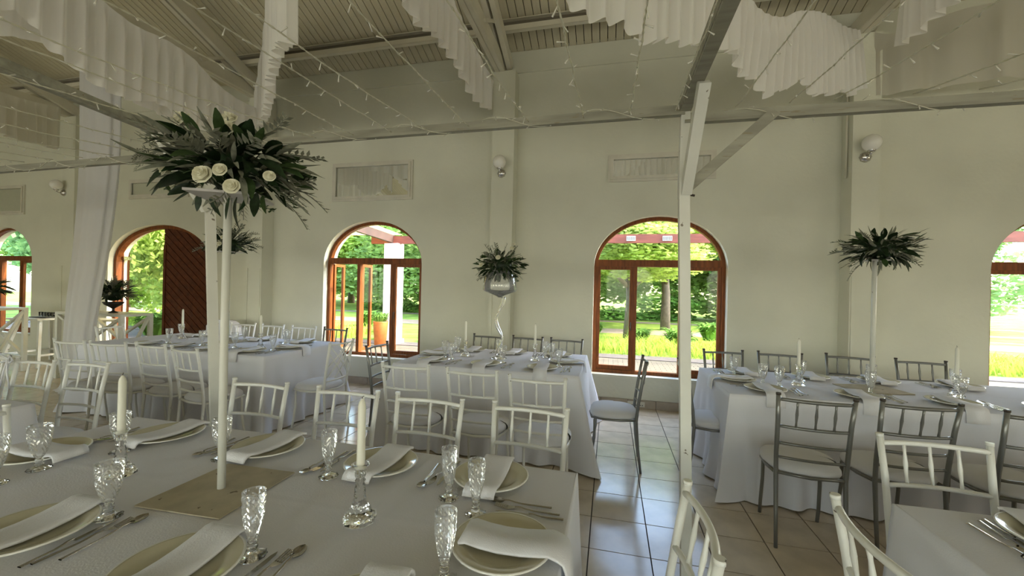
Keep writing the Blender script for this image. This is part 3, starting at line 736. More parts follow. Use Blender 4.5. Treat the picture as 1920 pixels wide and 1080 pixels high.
def setting(tb, where, x, y, face, nap='F', items='GSFK', glass_pos=(.13,.15), cut=None, gtype=None, skip=(), rj=0, nrot=0):
    """face: direction the diner looks, as a rotation of local +y"""
    rr = random.Random(hash((tb, where, round(x,2))) % 1000 if False else int(abs(x*100+y*57)))
    ds = '%s, %s' % (where.replace(',', ''), TN_[tb])
    def at(dx, dy): q = rotv((dx, dy), face); return (x+q[0], y+q[1], ZT)
    if 'P' not in skip:
        t = thing('dinner_plate', 'cream charger plate, %s' % ds, 'plate', at(0,0), face, 'cream charger plates')
        put('plate_body', PLA, t); put('rim', RIM, t, label='paler glossy rim')
    if 'N' not in skip:
        me = {'F': NAPF, 'O': NAPO, 'L': NAPL}[nap]
        a = at(0,0); put('napkin', me, None, (a[0],a[1],ZT+.001), face+nrot+rr.uniform(-.08,.08), 'folded white napkin, %s' % ds, 'napkin', 'folded white napkins')
    if glass_pos:
        g = gtype or 'G'; put('goblet' if g == 'G' else 'flute_glass', GOB if g == 'G' else FLU, None, at(*glass_pos), rr.uniform(0,3), ('cut-glass goblet' if g == 'G' else 'slim cut-glass flute')+', %s' % ds, 'glass', 'cut-glass goblets' if g == 'G' else 'slim cut-glass flutes')
    if items:
        cx_ = cut or (.185,.0); 
        for n, me, dx, dy, da in (('knife',KNI,0,-.01,.02),('fork',FOR,.028,.0,-.05),('spoon',SPO,.060,.03,.05)):
            if n[0].upper() in items.replace('N',''):
                put(n, me, None, at(cx_[0]+dx, cx_[1]+dy), face+da+rr.uniform(-.06,.06), 'steel %s, %s' % (n, ds), 'cutlery', 'steel %s' % {'knife':'knives','fork':'forks','spoon':'spoons'}[n])
NR, FR, RT, LF = 0, pi, pi/2, -pi/2
# nearest table
setting('A','far side seat furthest left',-1.97,1.465,FR,cut=(.175,.03),items='KFS',glass_pos=(.0,.19))
setting('A','far side seat second from left',-1.42,1.475,FR,glass_pos=(.10,.135),cut=(.17,.02))
setting('A','far side seat third from left',-.87,1.465,FR,glass_pos=(.14,.135),gtype='F',cut=(.19,.02))
setting('A','far side seat furthest right',-.42,1.48,FR,glass_pos=(.10,.17),gtype='F',cut=(.17,.01))
setting('A','right end seat',-.275,1.10,RT,nap='L',glass_pos=(.14,.125),gtype='F',cut=(.175,-.03))
setting('A','left end seat',-2.22,1.17,LF,nap='F',glass_pos=(.09,.15),cut=(.19,.0))
setting('A','near side seat in the middle',-1.02,.79,NR,gtype='F',glass_pos=(.12,.10),cut=(.175,.03))
setting('A','near side seat at the left',-1.56,.80,NR,glass_pos=(.10,.12),cut=(.15,.02))
setting('A','near side seat under the bottom edge',-.50,.76,NR,gtype='F',glass_pos=(.12,.18),items='')
put('goblet', GOB, None, (-2.06,.96,ZT), 0, 'cut-glass goblet at the very left edge of the nearest table', 'glass')
# middle table
for i, x in enumerate((-1.65,-1.12,-.58)): setting('M', 'near side seat '+['at left','in the middle','at right'][i], x, 3.665, NR, nap='O')
for i, x in enumerate((-1.5,-1.02,-.52)): setting('M', 'wall side seat '+['at left','in the middle','at right'][i], x, 4.42, FR)
setting('M','right end seat',-.42,4.04,RT,nap='O'); setting('M','left end seat',-1.78,4.04,LF)
# rear left table
for i, x in enumerate((-3.62,-4.12,-4.57,-5.05)): setting('L', 'near side seat %s from right end' % ORD[i], x, 3.50, NR, nap='O' if i == 0 else 'F')
for i, x in enumerate((-3.62,-4.21,-4.72,-5.2)): setting('L', 'wall side seat %s from right end' % ORD[i], x, 4.25, FR)
setting('L','right end seat',-3.45,3.85,RT,nap='O')
# rear right table
for i, x in enumerate((1.15,1.75,2.30,2.85)): setting('R', 'near side seat %s from left' % ORD[i], x, 3.43, NR, nap='O', glass_pos=(.14,.13))
for i, x in enumerate((1.2,1.72,2.22,2.78)): setting('R', 'wall side seat %s from left' % ORD[i], x, 4.08, FR)
setting('R','left end seat',1.045,3.75,LF,nap='O')
# corner table
setting('B','far side seat',1.33,1.56,FR,glass_pos=None,cut=(.13,.02),rj=0)

# candles
def candle_holder_proto():
    prof = [(.0008,0),(.044,0),(.047,.004),(.043,.013),(.035,.026),(.026,.04),(.019,.055),(.0155,.075),(.0145,.095),(.012,.110),(.015,.118),(.011,.124),(.015,.132),(.0165,.145),(.014,.152),(.019,.158),(.025,.163),(.026,.166),(.020,.167),(.012,.164),(.0005,.150)]
    def fn(r, z, t): return r*(1+(.11*cos(9*(t+z*34)) if .004 < z < .11 else .04*cos(9*t) if z < .15 else 0)) if r > .002 else r
    pr_ = []
    for (a, b) in zip(prof, prof[1:]):
        m_ = 3 if b[1]-a[1] > .012 else 1
        for q in range(m_): pr_.append((a[0]+(b[0]-a[0])*q/m_, a[1]+(b[1]-a[1])*q/m_))
    pr_.append(prof[-1]); return MB().lathe(pr_, 36, fn).mesh('candle_holder', M['glass'])
CH = candle_holder_proto()
CAN = MB().lathe([(.0005,0),(.0118,0),(.0122,.004),(.0116,.19),(.009,.203),(.004,.212),(.0005,.214)], 12, lambda r,z,t: r*(1+.03*cos(6*t))).mesh('candle', M['wax'])
WIC = MB().tube([(0,0,.210),(.001,0,.218),(.005,0,.222)], .0012, 5).mesh('wick', M['wick'])
def candle(x, y, wh, sc=1):
    t = put('candle_holder', CH, None, (x,y,ZT), 0, 'twisted glass candle holder %s' % wh, 'candle holder', 'twisted glass candle holders'); t.scale = (sc,sc,sc)
    c = put('candle', CAN, None, (x,y,ZT+.153*sc), rnd.uniform(0,3), 'white taper candle %s' % wh, 'candle', 'white taper candles'); put('wick', WIC, c)
candle(-.73,1.11,'on the nearest table, right of the stained board',1.04)
candle(-1.74,1.13,'on the nearest table, left of the stained board',1.0)
candle(-1.46,4.05,'on the middle table, left of the tall vase'); candle(-.72,4.05,'on the middle table, right of the tall vase')
candle(1.48,3.71,'on the rear right table, left of the tall stand'); candle(2.49,3.68,'on the rear right table, right of the tall stand')
candle(-5.18,4.0,'on the rear left table, left one'); candle(-3.68,3.68,'on the rear left table, right one')

# ================================================================== CHAIRS
def arcpts(y, bow, z, hx, n=10, dz=0): return [(-hx+2*hx*i/n, y-bow*(1-(2*i/n-1)**2), z+dz*(1-(2*i/n-1)**2)) for i in range(n+1)]
def chair_proto(kind, label, cross=False):
    m = M['chairw'] if kind == 'w' else M['chairs']
    t = thing('banquet_chair', label, 'chair')
    # cushion
    P = []
    for (r, z) in ((.0,.42),(.80,.42),(.97,.428),(1.0,.442),(.985,.458),(.92,.474),(.75,.488),(.45,.497),(.0,.50)):
        row = []
        for j in range(37):
            a = 2*pi*j/36; c_, s_ = cos(a), sin(a); e = .62
            row.append(Vector((.205*r*math.copysign(abs(c_)**e, c_)*(1-.06*(s_ < 0)), .195*r*math.copysign(abs(s_)**e, s_), z)))
        P.append(row)
    MB().grid(P).build('seat', M['cushion'], t)
    fr = MB(); hx = .172
    fr.tube([(-hx,-.185,.425),(-.19,-.06,.418),(-.19,.08,.418),(-.15,.175,.418),(0,.195,.418),(.15,.175,.418),(.19,.08,.418),(.19,-.06,.418),(hx,-.185,.425)], .010, 8)
    fr.tube([(-hx,-.185,.43),(0,-.205,.425),(hx,-.185,.43)], .010, 8); fr.build('seat_frame', m, t)
    for s in (-1, 1):
        MB().tube([(s*hx*1.02,-.225,0),(s*hx,-.20,.2),(s*hx,-.183,.42),(s*hx*1.02,-.195,.55),(s*.178,-.225,.75),(s*.185,-.252,.905)], [.010,.011,.0125,.0125,.0125,.012], 10).build('rear_leg', m, t)
        MB().tube([(s*.185,-.252,.903),(s*.1852,-.2525,.915)], .0135, 10).build('finial_cap', M['cap'] if kind != 'w' else m, t)
        MB().tube([(s*.165,.19,0),(s*.166,.175,.08),(s*.162,.150,.25),(s*.160,.150,.40),(s*.158,.13,.425)], .0105, 10).build('front_leg', m, t)
    if not cross:
        MB().tube(arcpts(-.245, .03, .878, .18), .0105, 8).build('top_rail', m, t)
        MB().tube(arcpts(-.218, .028, .715, .175), .0095, 8).build('lower_rail', m, t)
        for x in (-.092, 0, .092):
            b = .029*(1-(x/.18)**2); pts = [(x,-.218-b,.715),(x,-.224-b,.75),(x,-.232-b,.797),(x,-.238-b,.84),(x,-.245-b,.878)]
            MB().tube(pts, [.007,.0055,.0085,.0055,.007], 7).build('spindle', m, t)
        MB().tube(arcpts(-.200, .026, .612, .173), .0085, 8).build('rung', m, t)
        MB().tube(arcpts(-.190, .022, .525, .172), .0085, 8).build('rung', m, t)
    else:
        MB().tube(arcpts(-.245, .03, .885, .18), .0085, 8).build('top_rail', m, t)
        MB().tube(arcpts(-.19, .022, .52, .172), .0085, 8).build('lower_rail', m, t)
        for (xa, za, xb, zb) in ((-.17,.87,.17,.55),(.17,.87,-.17,.55),(-.17,.80,.06,.54),(.17,.80,-.06,.54),(-.08,.885,.17,.66),(.08,.885,-.17,.66),(-.04,.82,.12,.60),(.04,.82,-.12,.60)):
            f = lambda x, z: (x, -.19-(z-.52)*.15-.028*(1-(x/.18)**2), z)
            MB().tube([f(xa,za), f((xa+xb)/2,(za+zb)/2), f(xb,zb)], .0058, 6).build('cross_bar', m, t)
    KIDS[t.name] = list(t.children) or [o for o in COL.objects if o.parent == t]
    return t
PW = chair_proto('w', ''); PS = chair_proto('s', ''); PC = chair_proto('w', '', True)
used = set()
def chair(kind, fx, fy, face, label, group, jit=0):
    src = {'w': PW, 's': PS, 'x': PC}[kind]; q = rotv((0,.25), face)
    loc = (fx+q[0], fy+q[1], 0)
    if src.name not in used: used.add(src.name); src.location = loc; src.rotation_euler = (0,0,face); src['label'] = label; src['group'] = group; return
    dup(src, loc, face, label, group)
GA = 'white chairs along the far side of the nearest table'
for i, x in enumerate((-1.97,-1.39,-.905,-.37)): chair('w', x, 1.975, FR+(.0,.0,-.03,-.08)[i], 'white bamboo-style chair facing us across the nearest table, %s from left' % ORD[i], GA)
chair('w', .24, 1.145, RT, 'white chair at the right end of the nearest table, cut by the bottom edge', 'white end chairs')
chair('w', .65, 1.175, LF+.03, 'white chair at the left end of the lower right table, back rail slanting down', 'white end chairs')
chair('w', 1.295, 2.02, FR, 'white chair behind the lower right corner table, in front of silver ones', 'white chairs')
chair('w', -2.60, 1.06, LF, 'white chair at the left edge, left end of the nearest table', 'white chairs at left')
chair('w', -3.91, 2.01, FR, 'white chair beyond the left-edge table, the left one, tied with ribbon', 'white chairs at left')
chair('w', -3.50, 2.065, FR, 'white chair beyond the left-edge table, the right one', 'white chairs at left')
chair('w', -4.45, 2.05, FR, 'white chair beyond the left-edge table, cut by the photo edge', 'white chairs at left')
GM = 'white chairs on the near side of the middle table'
for i, (x, y, a) in enumerate(((-1.46,2.735,.02),(-.93,2.70,-.03),(-.45,2.615,-.01))): chair('w', x, y+.02, NR+a, 'white chair with its back to us at the middle table, %s' % ['left one','centre one','right one'][i], GM)
for i, (x, y, a) in enumerate(((-1.44,4.80,-.1),(-.95,4.83,-.12),(-.48,4.80,-.1))): chair('s', x, y, FR+a, 'silver chair between middle table and wall, %s' % ['left one','centre one','right one'][i], 'silver chairs on the wall side of the middle table')
chair('s', .30, 3.66, RT, 'silver chair standing sideways right of the middle table, seat fully visible', 'silver end chairs')
chair('s', .60, 3.63, LF, 'silver chair behind the white post, left end of the rear right table', 'silver end chairs')
chair('s', -2.215, 3.60, LF, 'silver chair at the left end of the middle table, below the open-sash window', 'silver end chairs')
chair('x', -2.64, 3.64, RT, 'pale chair with crossed-bar back at the right end of the rear left table', 'cross-back chair')
GR = 'silver chairs on the near side of the rear right table'
for i, (x, y, a) in enumerate(((1.15,2.655,-.09),(1.68,2.715,.05),(2.20,2.66,0),(2.75,2.7,0))): chair('s', x, y, NR+a, 'silver chair with its back to us at the rear right table, %s from left' % ORD[i], GR)
for i, (x, y, a) in enumerate(((1.13,4.50,.1),(1.65,4.53,-.12),(2.29,4.62,-.2),(2.81,4.53,-.07))): chair('s', x, y+.03, FR+a, 'silver chair between rear right table and wall, %s from left' % ORD[i], 'silver chairs on the wall side of the rear right table')
GL = 'white chairs on the near side of the rear left table'
for i, (x, y, a) in enumerate(((-4.91,2.75,.03),(-4.47,2.78,.12),(-4.03,2.83,-.05),(-3.55,2.76,-.18))): chair('w', x, y, NR+a, 'white chair with its back to us at the rear left table, %s from left' % ORD[i], GL)
for i, (x, y, a) in enumerate(((-3.51,4.70,-.1),(-4.0,4.70,0),(-4.52,4.72,-.05),(-5.0,4.70,.1))): chair('s' if i == 0 else 'w', x, y, FR+a, '%s chair between rear left table and wall, %s from right' % ('silver' if i == 0 else 'white', ORD[i]), 'chairs on the wall side of the rear left table')
chair('w', -6.0, 3.75, LF+.3, 'white chair at the left end of the rear left table beside the curtain', 'white chairs at left')
# cloth-covered armchair at the wall side
t = thing('covered_armchair', 'cream fabric covered armchair against the door side of the rear left table', 'armchair', (-5.55,4.62,0), R(175))
P = []
for i in range(11):
    u = -1+2*i/10; top = .92-.10*abs(u)**4; P.append((u*.30, top))
mb = MB(); mb.prism([(-.30,.35)]+[(.30,.35)]+P[::-1], -.30, -.20); mb.build('backrest', M['cushion'], t)
MB().box((-.27,-.22,.30),(.27,.25,.46)).build('seat', M['cushion'], t)
for s in (-1,1): MB().box((s*.30-.04,-.25,.25),(s*.30+.04,.22,.62)).build('armrest', M['cushion'], t)
MB().box((-.31,-.28,.0),(.31,.24,.30)).build('skirt', M['cushion'], t)

# ================================================================== FLOWERS
def leaf_mesh(L, Wd, fold, curl, m, name='leaf', n=5):
    P = []
    for i in range(n+1):
        u = i/n; w = Wd*sin(pi*min(1, u*.92+.05))**.8*(1-u*.25); z = curl*L*u*u
        P.append([Vector((-w, L*u, z+fold*w)), Vector((0, L*u, z)), Vector((w, L*u, z+fold*w))])
    return MB().grid(P, True).mesh(name, m)
def sprig_mesh(L, m, seed, k=9, lw=.007, ll=.05):
    rr = random.Random(seed); mb = MB(); pts = [Vector((.01*sin(i*.9), L*i/8, -.25*L*(i/8)**2)) for i in range(9)]
    mb.tube(pts, .0018, 4)
    for i in range(k*2):
        u = .15+.85*(i/(k*2)); a = int(u*8); a = min(a,7); p = pts[a].lerp(pts[a+1], u*8-a); s = 1 if i % 2 else -1
        d = Vector((s*.8, .75, rr.uniform(-.3,.45))).normalized(); w = Vector((0,0,1)).cross(d)*lw; l = ll*(1.1-.5*u)*rr.uniform(.8,1.2)
        mb.add([p, p+d*l*.5+w, p+d*l, p+d*l*.5-w], [(0,1,2),(0,2,3)], True)
    return mb.mesh('sprig', m)
LD = [leaf_mesh(.125,.026,.35,c,M['leafd']) for c in (-.25,.05,-.5)]
LG = [leaf_mesh(.115,.024,.3,c,M['leafg']) for c in (-.3,.1)]
LS = [leaf_mesh(.125,.0115,.3,c,M['leafs']) for c in (-.35,.1,-.15)]
SP = [sprig_mesh(.22, M['leafs'], k) for k in range(3)]
SPD = [sprig_mesh(.18, M['leafg'], k+5, 8, .010, .045) for k in range(3)]
def rose_mesh(r):
    mb = MB(); rr = random.Random(3)
    for ringi, (rad, n, h) in enumerate(((.28,3,.5),(.5,5,.46),(.75,6,.36),(.95,7,.22))):
        for j in range(n):
            a = 2*pi*j/n+ringi*.7; P = []
            for i in range(4):
                u = i/3; rr_ = r*(rad*(.45+.55*u)); z = r*(h-.5+.9*u*(1-.35*ringi*u*.6)); P.append([Vector((rr_*cos(a+da), rr_*sin(a+da), z-abs(da)*r*.12)) for da in (-.75*(1-.2*u),-.35,0,.35,.75*(1-.2*u))])
            mb.grid(P)
    mb.ball((0,0,-.1*r), r*.55, 10, 6); return mb.mesh('rose', M['rose'])
ROS = rose_mesh(.030)
def orient(d, roll):
    d = Vector(d).normalized(); q = d.to_track_quat('Y', 'Z'); return (q.to_matrix() @ Matrix.Rotation(roll, 3, 'Y')).to_euler()
def bouquet(t, c, rx, rz, seed, nd, nsil, nspr, roses, sc=1, droop=.25, up=.9, green=0, flat=.55, offx=0):
    rr = random.Random(seed); c = Vector(c)
    core = MB().ball((0,0,0), 1, 12, 8, (rx*.42, rx*.42, rz*.42)); core.build('foliage_core', M['leafd'], t, c)
    def one(me, name, rad0, rad1, s, tilt):
        a = rr.uniform(0, 2*pi); el = rr.uniform(-droop, up)*pi/2
        d = Vector((cos(a)*cos(el), sin(a)*cos(el), sin(el)*flat)); rd = rr.uniform(rad0, rad1)
        p = c+Vector((d.x*rx*rd, d.y*rx*rd, d.z*rz/flat*rd*.8)); dd = Vector((d.x, d.y, d.z+rr.uniform(-.5,.5)*tilt))
        o = put(name, me, t, p, orient(dd, rr.uniform(-.9,.9))); f = s*rr.uniform(.75,1.2); o.scale = (f,f,f)
    for i in range(nd): one(rr.choice(LD), 'dark_leaf', .25, .72, 1.0*sc, .9)
    for i in range(green): one(rr.choice(LG), 'green_leaf', .45, .8, 1.0*sc, .9)
    for i in range(nsil): one(rr.choice(LS), 'silver_leaf', .4, .85, 1.0*sc, .7)
    for i in range(nspr): one(rr.choice(SP if i % 3 else SPD), 'leafy_sprig', .35, .60, 1.0*sc, .5)
    for (dx, dy, dz, s) in roses:
        o = put('white_rose', ROS, t, c+Vector((dx,dy,dz)), orient((0,0,1), 0)); o.scale = (s,s,s)
        o.rotation_euler = Vector((dx*2, dy*2-.5, .35+dz)).to_track_quat('Z','Y').to_euler()
    return t
# front bouquet on its stand
SX, SY = -1.298, 1.148
t = thing('bouquet_stand', 'tall white stand on the stained board at the front table', 'flower stand', (SX,SY,ZT))
bd = MB()
bc = [(-.155,-.165),(.163,-.150),(.150,.170),(-.150,.16)]
vs = [(x,y,z) for z in (0,.004) for x,y in bc]; bd.add(vs, [(3,2,1,0),(4,5,6,7),(0,1,5,4),(1,2,6,5),(2,3,7,6),(3,0,4,7)])
bd.build('base_board', M['board'], t, label='stained buff square base board')
MB().tube([(0,0,.004),(-.004,0,.5),(.0,0,1.012)], .0130, 14).build('pole', M['whitep'], t)
MB().box((-.095,-.095,1.012),(.115,.095,1.02), Matrix.Rotation(R(28),4,'Z')).build('top_board', M['plateb'], t)
f = thing('flower_arrangement', 'huge bouquet of dark and silver leaves with white roses on the front stand', 'bouquet', (SX,SY,1.785))
FRO = [tuple(on_y(x,y,Y)-Vector((SX+.02,SY,1.87)))+(q,) for x,y,Y,q in ((342,224,1.02,1.0),(424,242,1.04,1.1),(430,224,1.08,.95),(379,327,.94,1.0),(412,318,.93,.7),(434,349,.93,.8),(310,318,1.02,.8),(505,330,.98,.6))]
bouquet(f, (.02,.0,.085), .25, .165, 11, 110, 150, 34, FRO, .84, droop=.45, up=.62, green=26)
for k, (px, py, q) in enumerate(((445,392,1.0),(432,388,.8),(398,384,.7),(482,384,.75),(494,388,.65),(470,380,.7),(462,386,.6),(372,384,.6))):
    p = on_y(px, py-22, SY-.06+.03*(k % 3))-Vector((SX,SY,1.785)); o = put('hanging_leaf', LD[k % 3] if k != 4 else LG[0], f, p, orient((.12*(k % 3-1),-.1,-1), .4*k)); o.scale = (q*.85,)*3
# rear right stand and bouquet
t = thing('bouquet_stand', 'tall white stand on the rear right table', 'flower stand', (2.0,3.75,ZT))
MB().box((-.19,-.15,0),(.19,.15,.005), Matrix.Rotation(R(12),4,'Z')).build('base_board', M['board'], t)
MB().tube([(0,0,.004),(.0,0,1.0)], [.017,.015], 12).build('pole', M['whitep'], t)
MB().box((-.07,-.07,1.0),(.07,.07,1.008)).build('top_board', M['plateb'], t)
f = thing('flower_arrangement', 'bouquet of dark and silver leaves on the rear right stand', 'bouquet', (2.03,3.75,1.772))
bouquet(f, (.01,0,.08), .25, .19, 12, 100, 140, 14, [(-.30,-.05,.0,.6)], .86, droop=.62, up=.7, green=10)
# rear left stand
t = thing('bouquet_stand', 'tall white stand on the rear left table, behind the chipped post', 'flower stand', (-4.43,3.95,ZT))
MB().box((-.16,-.16,0),(.16,.16,.005)).build('base_board', M['board'], t)
MB().tube([(0,0,.004),(0,0,1.07)], .016, 10).build('pole', M['whitep'], t); MB().box((-.11,-.11,1.07),(.11,.11,1.078)).build('top_board', M['plateb'], t)
f = thing('flower_arrangement', 'dark bouquet with white blooms on the rear left stand behind the post', 'bouquet', (-4.43,3.95,1.842))
bouquet(f, (0,0,.07), .28, .24, 13, 70, 70, 26, [(.10,-.22,.0,1),(-.02,-.22,.04,.9),(.12,-.20,.08,.8),(.08,-.05,.32,.6),(.15,-.05,.34,.6)], .9, up=.9)
# glass vase with wavy stem
VX, VY = -1.10, 4.05
t = thing('glass_vase', 'tall glass bowl vase with twisting stem on the middle table', 'vase', (VX,VY,ZT))
MB().lathe([(.0005,0),(.085,0),(.086,.004),(.05,.012),(.02,.022),(.012,.04)], 28).lathe([(.0005,.0005),(.085,0)], 28).build('foot', M['glass'], t)
for s in (0, pi):
    pts = [(.045*sin(z*9.0-.8)*min(1,z*4)*(1-.3*z)+.013*cos(z*7+s)-.01+.02*z, .013*sin(z*7+s), .03+z*.60) for z in [i/24 for i in range(25)]]
    MB().tube(pts, .0085, 8).build('stem', M['glass'], t)
MB().lathe([(.018,.625),(.03,.635),(.06,.648),(.165,.688),(.176,.705),(.165,.79),(.125,.90)], 36).build('bowl', M['glassb'], t)
f = thing('flower_arrangement', 'bouquet with white rose spilling from the tall glass vase', 'bouquet', (VX,VY,ZT+.80))
bouquet(f, (0,0,.15), .30, .22, 14, 90, 60, 60, [(.03,-.21,.07,.9),(-.17,-.12,.0,.9),(.14,-.1,.17,.8),(.16,-.1,.21,.6)], .66, droop=.75, up=.75, green=80)
for k, (dx, rl) in enumerate(((-.10,.2),(-.05,1.4),(.02,.7),(.09,.3),(.13,1.2),(-.07,.9))):
    o = put('silver_plume', SP[k % 3], f, (dx*.6,.02*k-.05,.17), orient((dx*2.2,-.15+.06*k,1), rl)); o.scale = (.95,)*3
# dried garland on the left beam
t = thing('dried_garland', 'sprig of dried foliage tied to the left beam', 'garland', (-3.27,2.33,2.41))
rr = random.Random(4)
for k in range(12):
    o = put('dried_sprig', SP[k % 3], t, (rr.uniform(-.12,.12),-.03,rr.uniform(0,.06)), orient((rr.uniform(-1,1),-.2,rr.uniform(-.5,.5)), rr.uniform(-1,1))); o.scale = (.7,)*3

# ================================================================== LEFT FURNITURE
def xtable(x0, x1, y0, y1, h, label):
    t = thing('bar_console', label, 'console table', ((x0+x1)/2,(y0+y1)/2,0)); a, b = (x1-x0)/2, (y1-y0)/2; w = .05
    MB().box((-a,-b,h-.035),(a,b,h)).build('tabletop', M['whitep'], t)
    for sx in (-1,1):
        for sy in (-1,1): MB().box((sx*(a-w/2)-w/2,sy*(b-w/2)-w/2,0),(sx*(a-w/2)+w/2,sy*(b-w/2)+w/2,h-.035)).build('leg', M['whitep'], t)
    for sy in (-1,1):
        MB().bar((-a+w,sy*(b-w/2),.25),(a-w,sy*(b-w/2),h-.06),.03,.04,(0,1,0)).build('cross_brace', M['whitep'], t)
        MB().bar((a-w,sy*(b-w/2),.25),(-a+w,sy*(b-w/2),h-.06),.03,.04,(0,1,0)).build('cross_brace', M['whitep'], t)
        MB().box((-a+w,sy*(b-w/2)-.02,.2),(a-w,sy*(b-w/2)+.02,.24)).build('rail', M['whitep'], t)
    for sx in (-1,1):
        MB().bar((sx*(a-w/2),-b+w,.25),(sx*(a-w/2),b-w,h-.06),.03,.04,(1,0,0)).build('end_brace', M['whitep'], t)
    return t
xtable(-7.95,-6.65,4.28,4.70,.985,'white console table with crossed braces in front of the open door')
xtable(-10.2,-8.95,4.1,4.5,1.0,'white console table with crossed braces at the left edge')
f = thing('flower_arrangement', 'leafy bouquet with pale blooms in a black bowl on the console', 'bouquet', (-7.1,4.47,.986))
MB().lathe([(.0005,0),(.055,0),(.05,.012),(.015,.03),(.012,.06),(.04,.08),(.10,.12),(.125,.16),(.11,.16),(.08,.12),(.0005,.09)], 20).build('bowl', M['bowl'], f)
bouquet(f, (0,0,.27), .29, .23, 15, 70, 90, 50, [(-.18,-.15,.03,.9),(-.08,-.2,.06,.9),(.02,-.22,.07,.8),(.16,-.15,.02,.7),(-.2,-.1,-.05,.8)], .9, up=.9)
f = thing('flower_arrangement', 'dark bouquet cut by the left edge on the left console', 'bouquet', (-9.45,4.3,1.0))
MB().lathe([(.0005,0),(.055,0),(.02,.03),(.04,.08),(.10,.12),(.11,.16),(.0005,.10)], 16).build('bowl', M['bowl'], f)
bouquet(f, (0,0,.27), .26, .22, 16, 50, 30, 24, [(.1,-.15,.03,.8)], .9)
def stool(x, y, h, w, label, rot=0):
    t = thing('splayed_bar_table', label, 'bar table', (x,y,0), rot)
    MB().box((-w/2,-w/2,h-.03),(w/2,w/2,h)).build('tabletop', M['whitep'], t)
    for sx in (-1,1):
        for sy in (-1,1): MB().bar((sx*w*.62,sy*w*.55,0),(sx*w*.33,sy*w*.33,h-.03),.04,.04,(0,1,0)).build('leg', M['whitep'], t)
    for sy in (-1,1): MB().bar((-w*.55,sy*w*.5,.2),(w*.55,sy*w*.5,.2),.03,.03).build('foot_rail', M['whitep'], t)
    for sx in (-1,1): MB().bar((sx*w*.55,-w*.5,.2),(sx*w*.55,w*.5,.2),.03,.03).build('foot_rail', M['whitep'], t)
    return t
stool(-9.42,4.95,.80,.62,'white square table with splayed legs holding a glass tray, at left',.1)
stool(-8.35,5.0,.80,.5,'white square table with splayed legs just left of the curtain')
t = thing('serving_tray', 'dark tray of small glasses on the left splayed table', 'tray', (-9.35,4.93,.80))
MB().box((-.2,-.12,0),(.2,.12,.015)).build('tray_base', M['bowl'], t)
for k in range(5): put('shot_glass', MB().lathe([(.0005,.016),(.022,.016),(.028,.09),(.026,.09),(.02,.022),(.0005,.022)], 12).mesh('shot_glass', M['glass']), None, (-9.5+k*.075,4.93,.80), 0, 'small glass on the dark tray, %s from left' % ORD[k], 'glass', 'small glasses on the tray')
# ribbon bow on the chair at the left edge
t = thing('ribbon_bow', 'white ribbon bow hanging at the back of the left chair', 'ribbon', (-4.10,1.97,.90))
for s in (-1,1):
    MB().tube([(0,0,0),(s*.05,-.02,.035),(s*.075,-.02,.0),(s*.04,-.02,-.02),(0,0,0)], .006, 5).build('loop', M['napkin'], t)
    MB().tube([(0,-.01,0),(s*.02,-.02,-.09),(s*.05,-.02,-.2)], [.005,.006,.004], 5).build('tail', M['napkin'], t)

# ================================================================== OUTSIDE
struct('ground_lawn', MB().box((-60,WY+.2,-.14),(60,70,-.06)), M['lawn'])
pat = struct('patio', MB().box((-20,WY+.30,-.13),(14,9.5,-.05)), M['kerb'])
pav = MB(); 
bk = MB().box((-.097,-.047,-.06),(.097,.047,-.035)).mesh('brick', M['paving'])
cnt = 0
for i in range(-60, 40):
    for j in range(37):
        x = i*.2+(.1 if j % 2 else 0); y = WY+.36+j*.1
        if y < 9.48:
            if -.9 < x < 2.6 and y > 7.2 and cnt < 300: put('paving_brick', bk, pat, (x,y,0)); cnt += 1
            else: pav.box((x-.097,y-.047,-.06),(x+.097,y+.047,-.035))
pav.build('far_paving', M['paving'], pat, kind='stuff')
struct('patio_kerb', MB().box((-20,9.5,-.14),(14,10.05,-.03)), M['kerb'])
struct('garden_path', MB().box((-40,15.2,-.1),(40,17.0,-.05)), M['path'])
struct('far_path', MB().box((-40,20.5,-.1),(40,21.3,-.045)), M['path'])
# veranda: pillar, red beam, rafters
pl_ = thing('veranda_pillar', 'square white pillar outside the open-sash window', 'pillar', (-5.55,9.72,-.05))
MB().box((-.19,-.17,0),(.19,.17,2.63)).build('shaft', M['white'], pl_); MB().box((-.23,-.21,0),(.23,.21,.12)).build('plinth', M['white'], pl_)
for x, nm in ((3.4,'outside the wall between middle and right windows'),(8.6,'outside far right'),):
    q = thing('veranda_pillar', 'square white pillar %s' % nm, 'pillar', (x,9.72,-.05)); MB().box((-.19,-.17,0),(.19,.17,2.63)).build('shaft', M['white'], q); MB().box((-.23,-.21,0),(.23,.21,.12)).build('plinth', M['white'], q)
rb = thing('veranda_beam', 'long red-brown beam outside, crossing the tops of the windows', 'beam', (-6.2,9.72,2.58))
MB().box((0,-.05,0),(15,.05,.20)).build('beam_body', M['redbeam'], rb)
for x in (6.64,7.42):
    v = MB().box((x-.10,-.075,.045),(x+.10,-.05,.155)).build('white_grille', M['fence'], rb)
    for k in range(6): MB().box((x-.088+k*.032,-.080,.06),(x-.076+k*.032,-.074,.140)).build('grille_slot', M['kerb'], v)
rf = thing('veranda_rafter', 'dark rafter from the wall to the white pillar outside', 'rafter', (-5.6,WY+WT,2.9))
MB().bar((0,0,0),(0,4.1,-.20),.09,.20).build('rafter_body', M['brown'], rf)
for k, x in enumerate((-9.4,)): 
    q = thing('veranda_rafter', 'dark rafter outside, left of the open-sash window', 'rafter', (x,WY+WT,2.9)); MB().bar((0,0,0),(0,4.1,-.20),.09,.20).build('rafter_body', M['brown'], q)
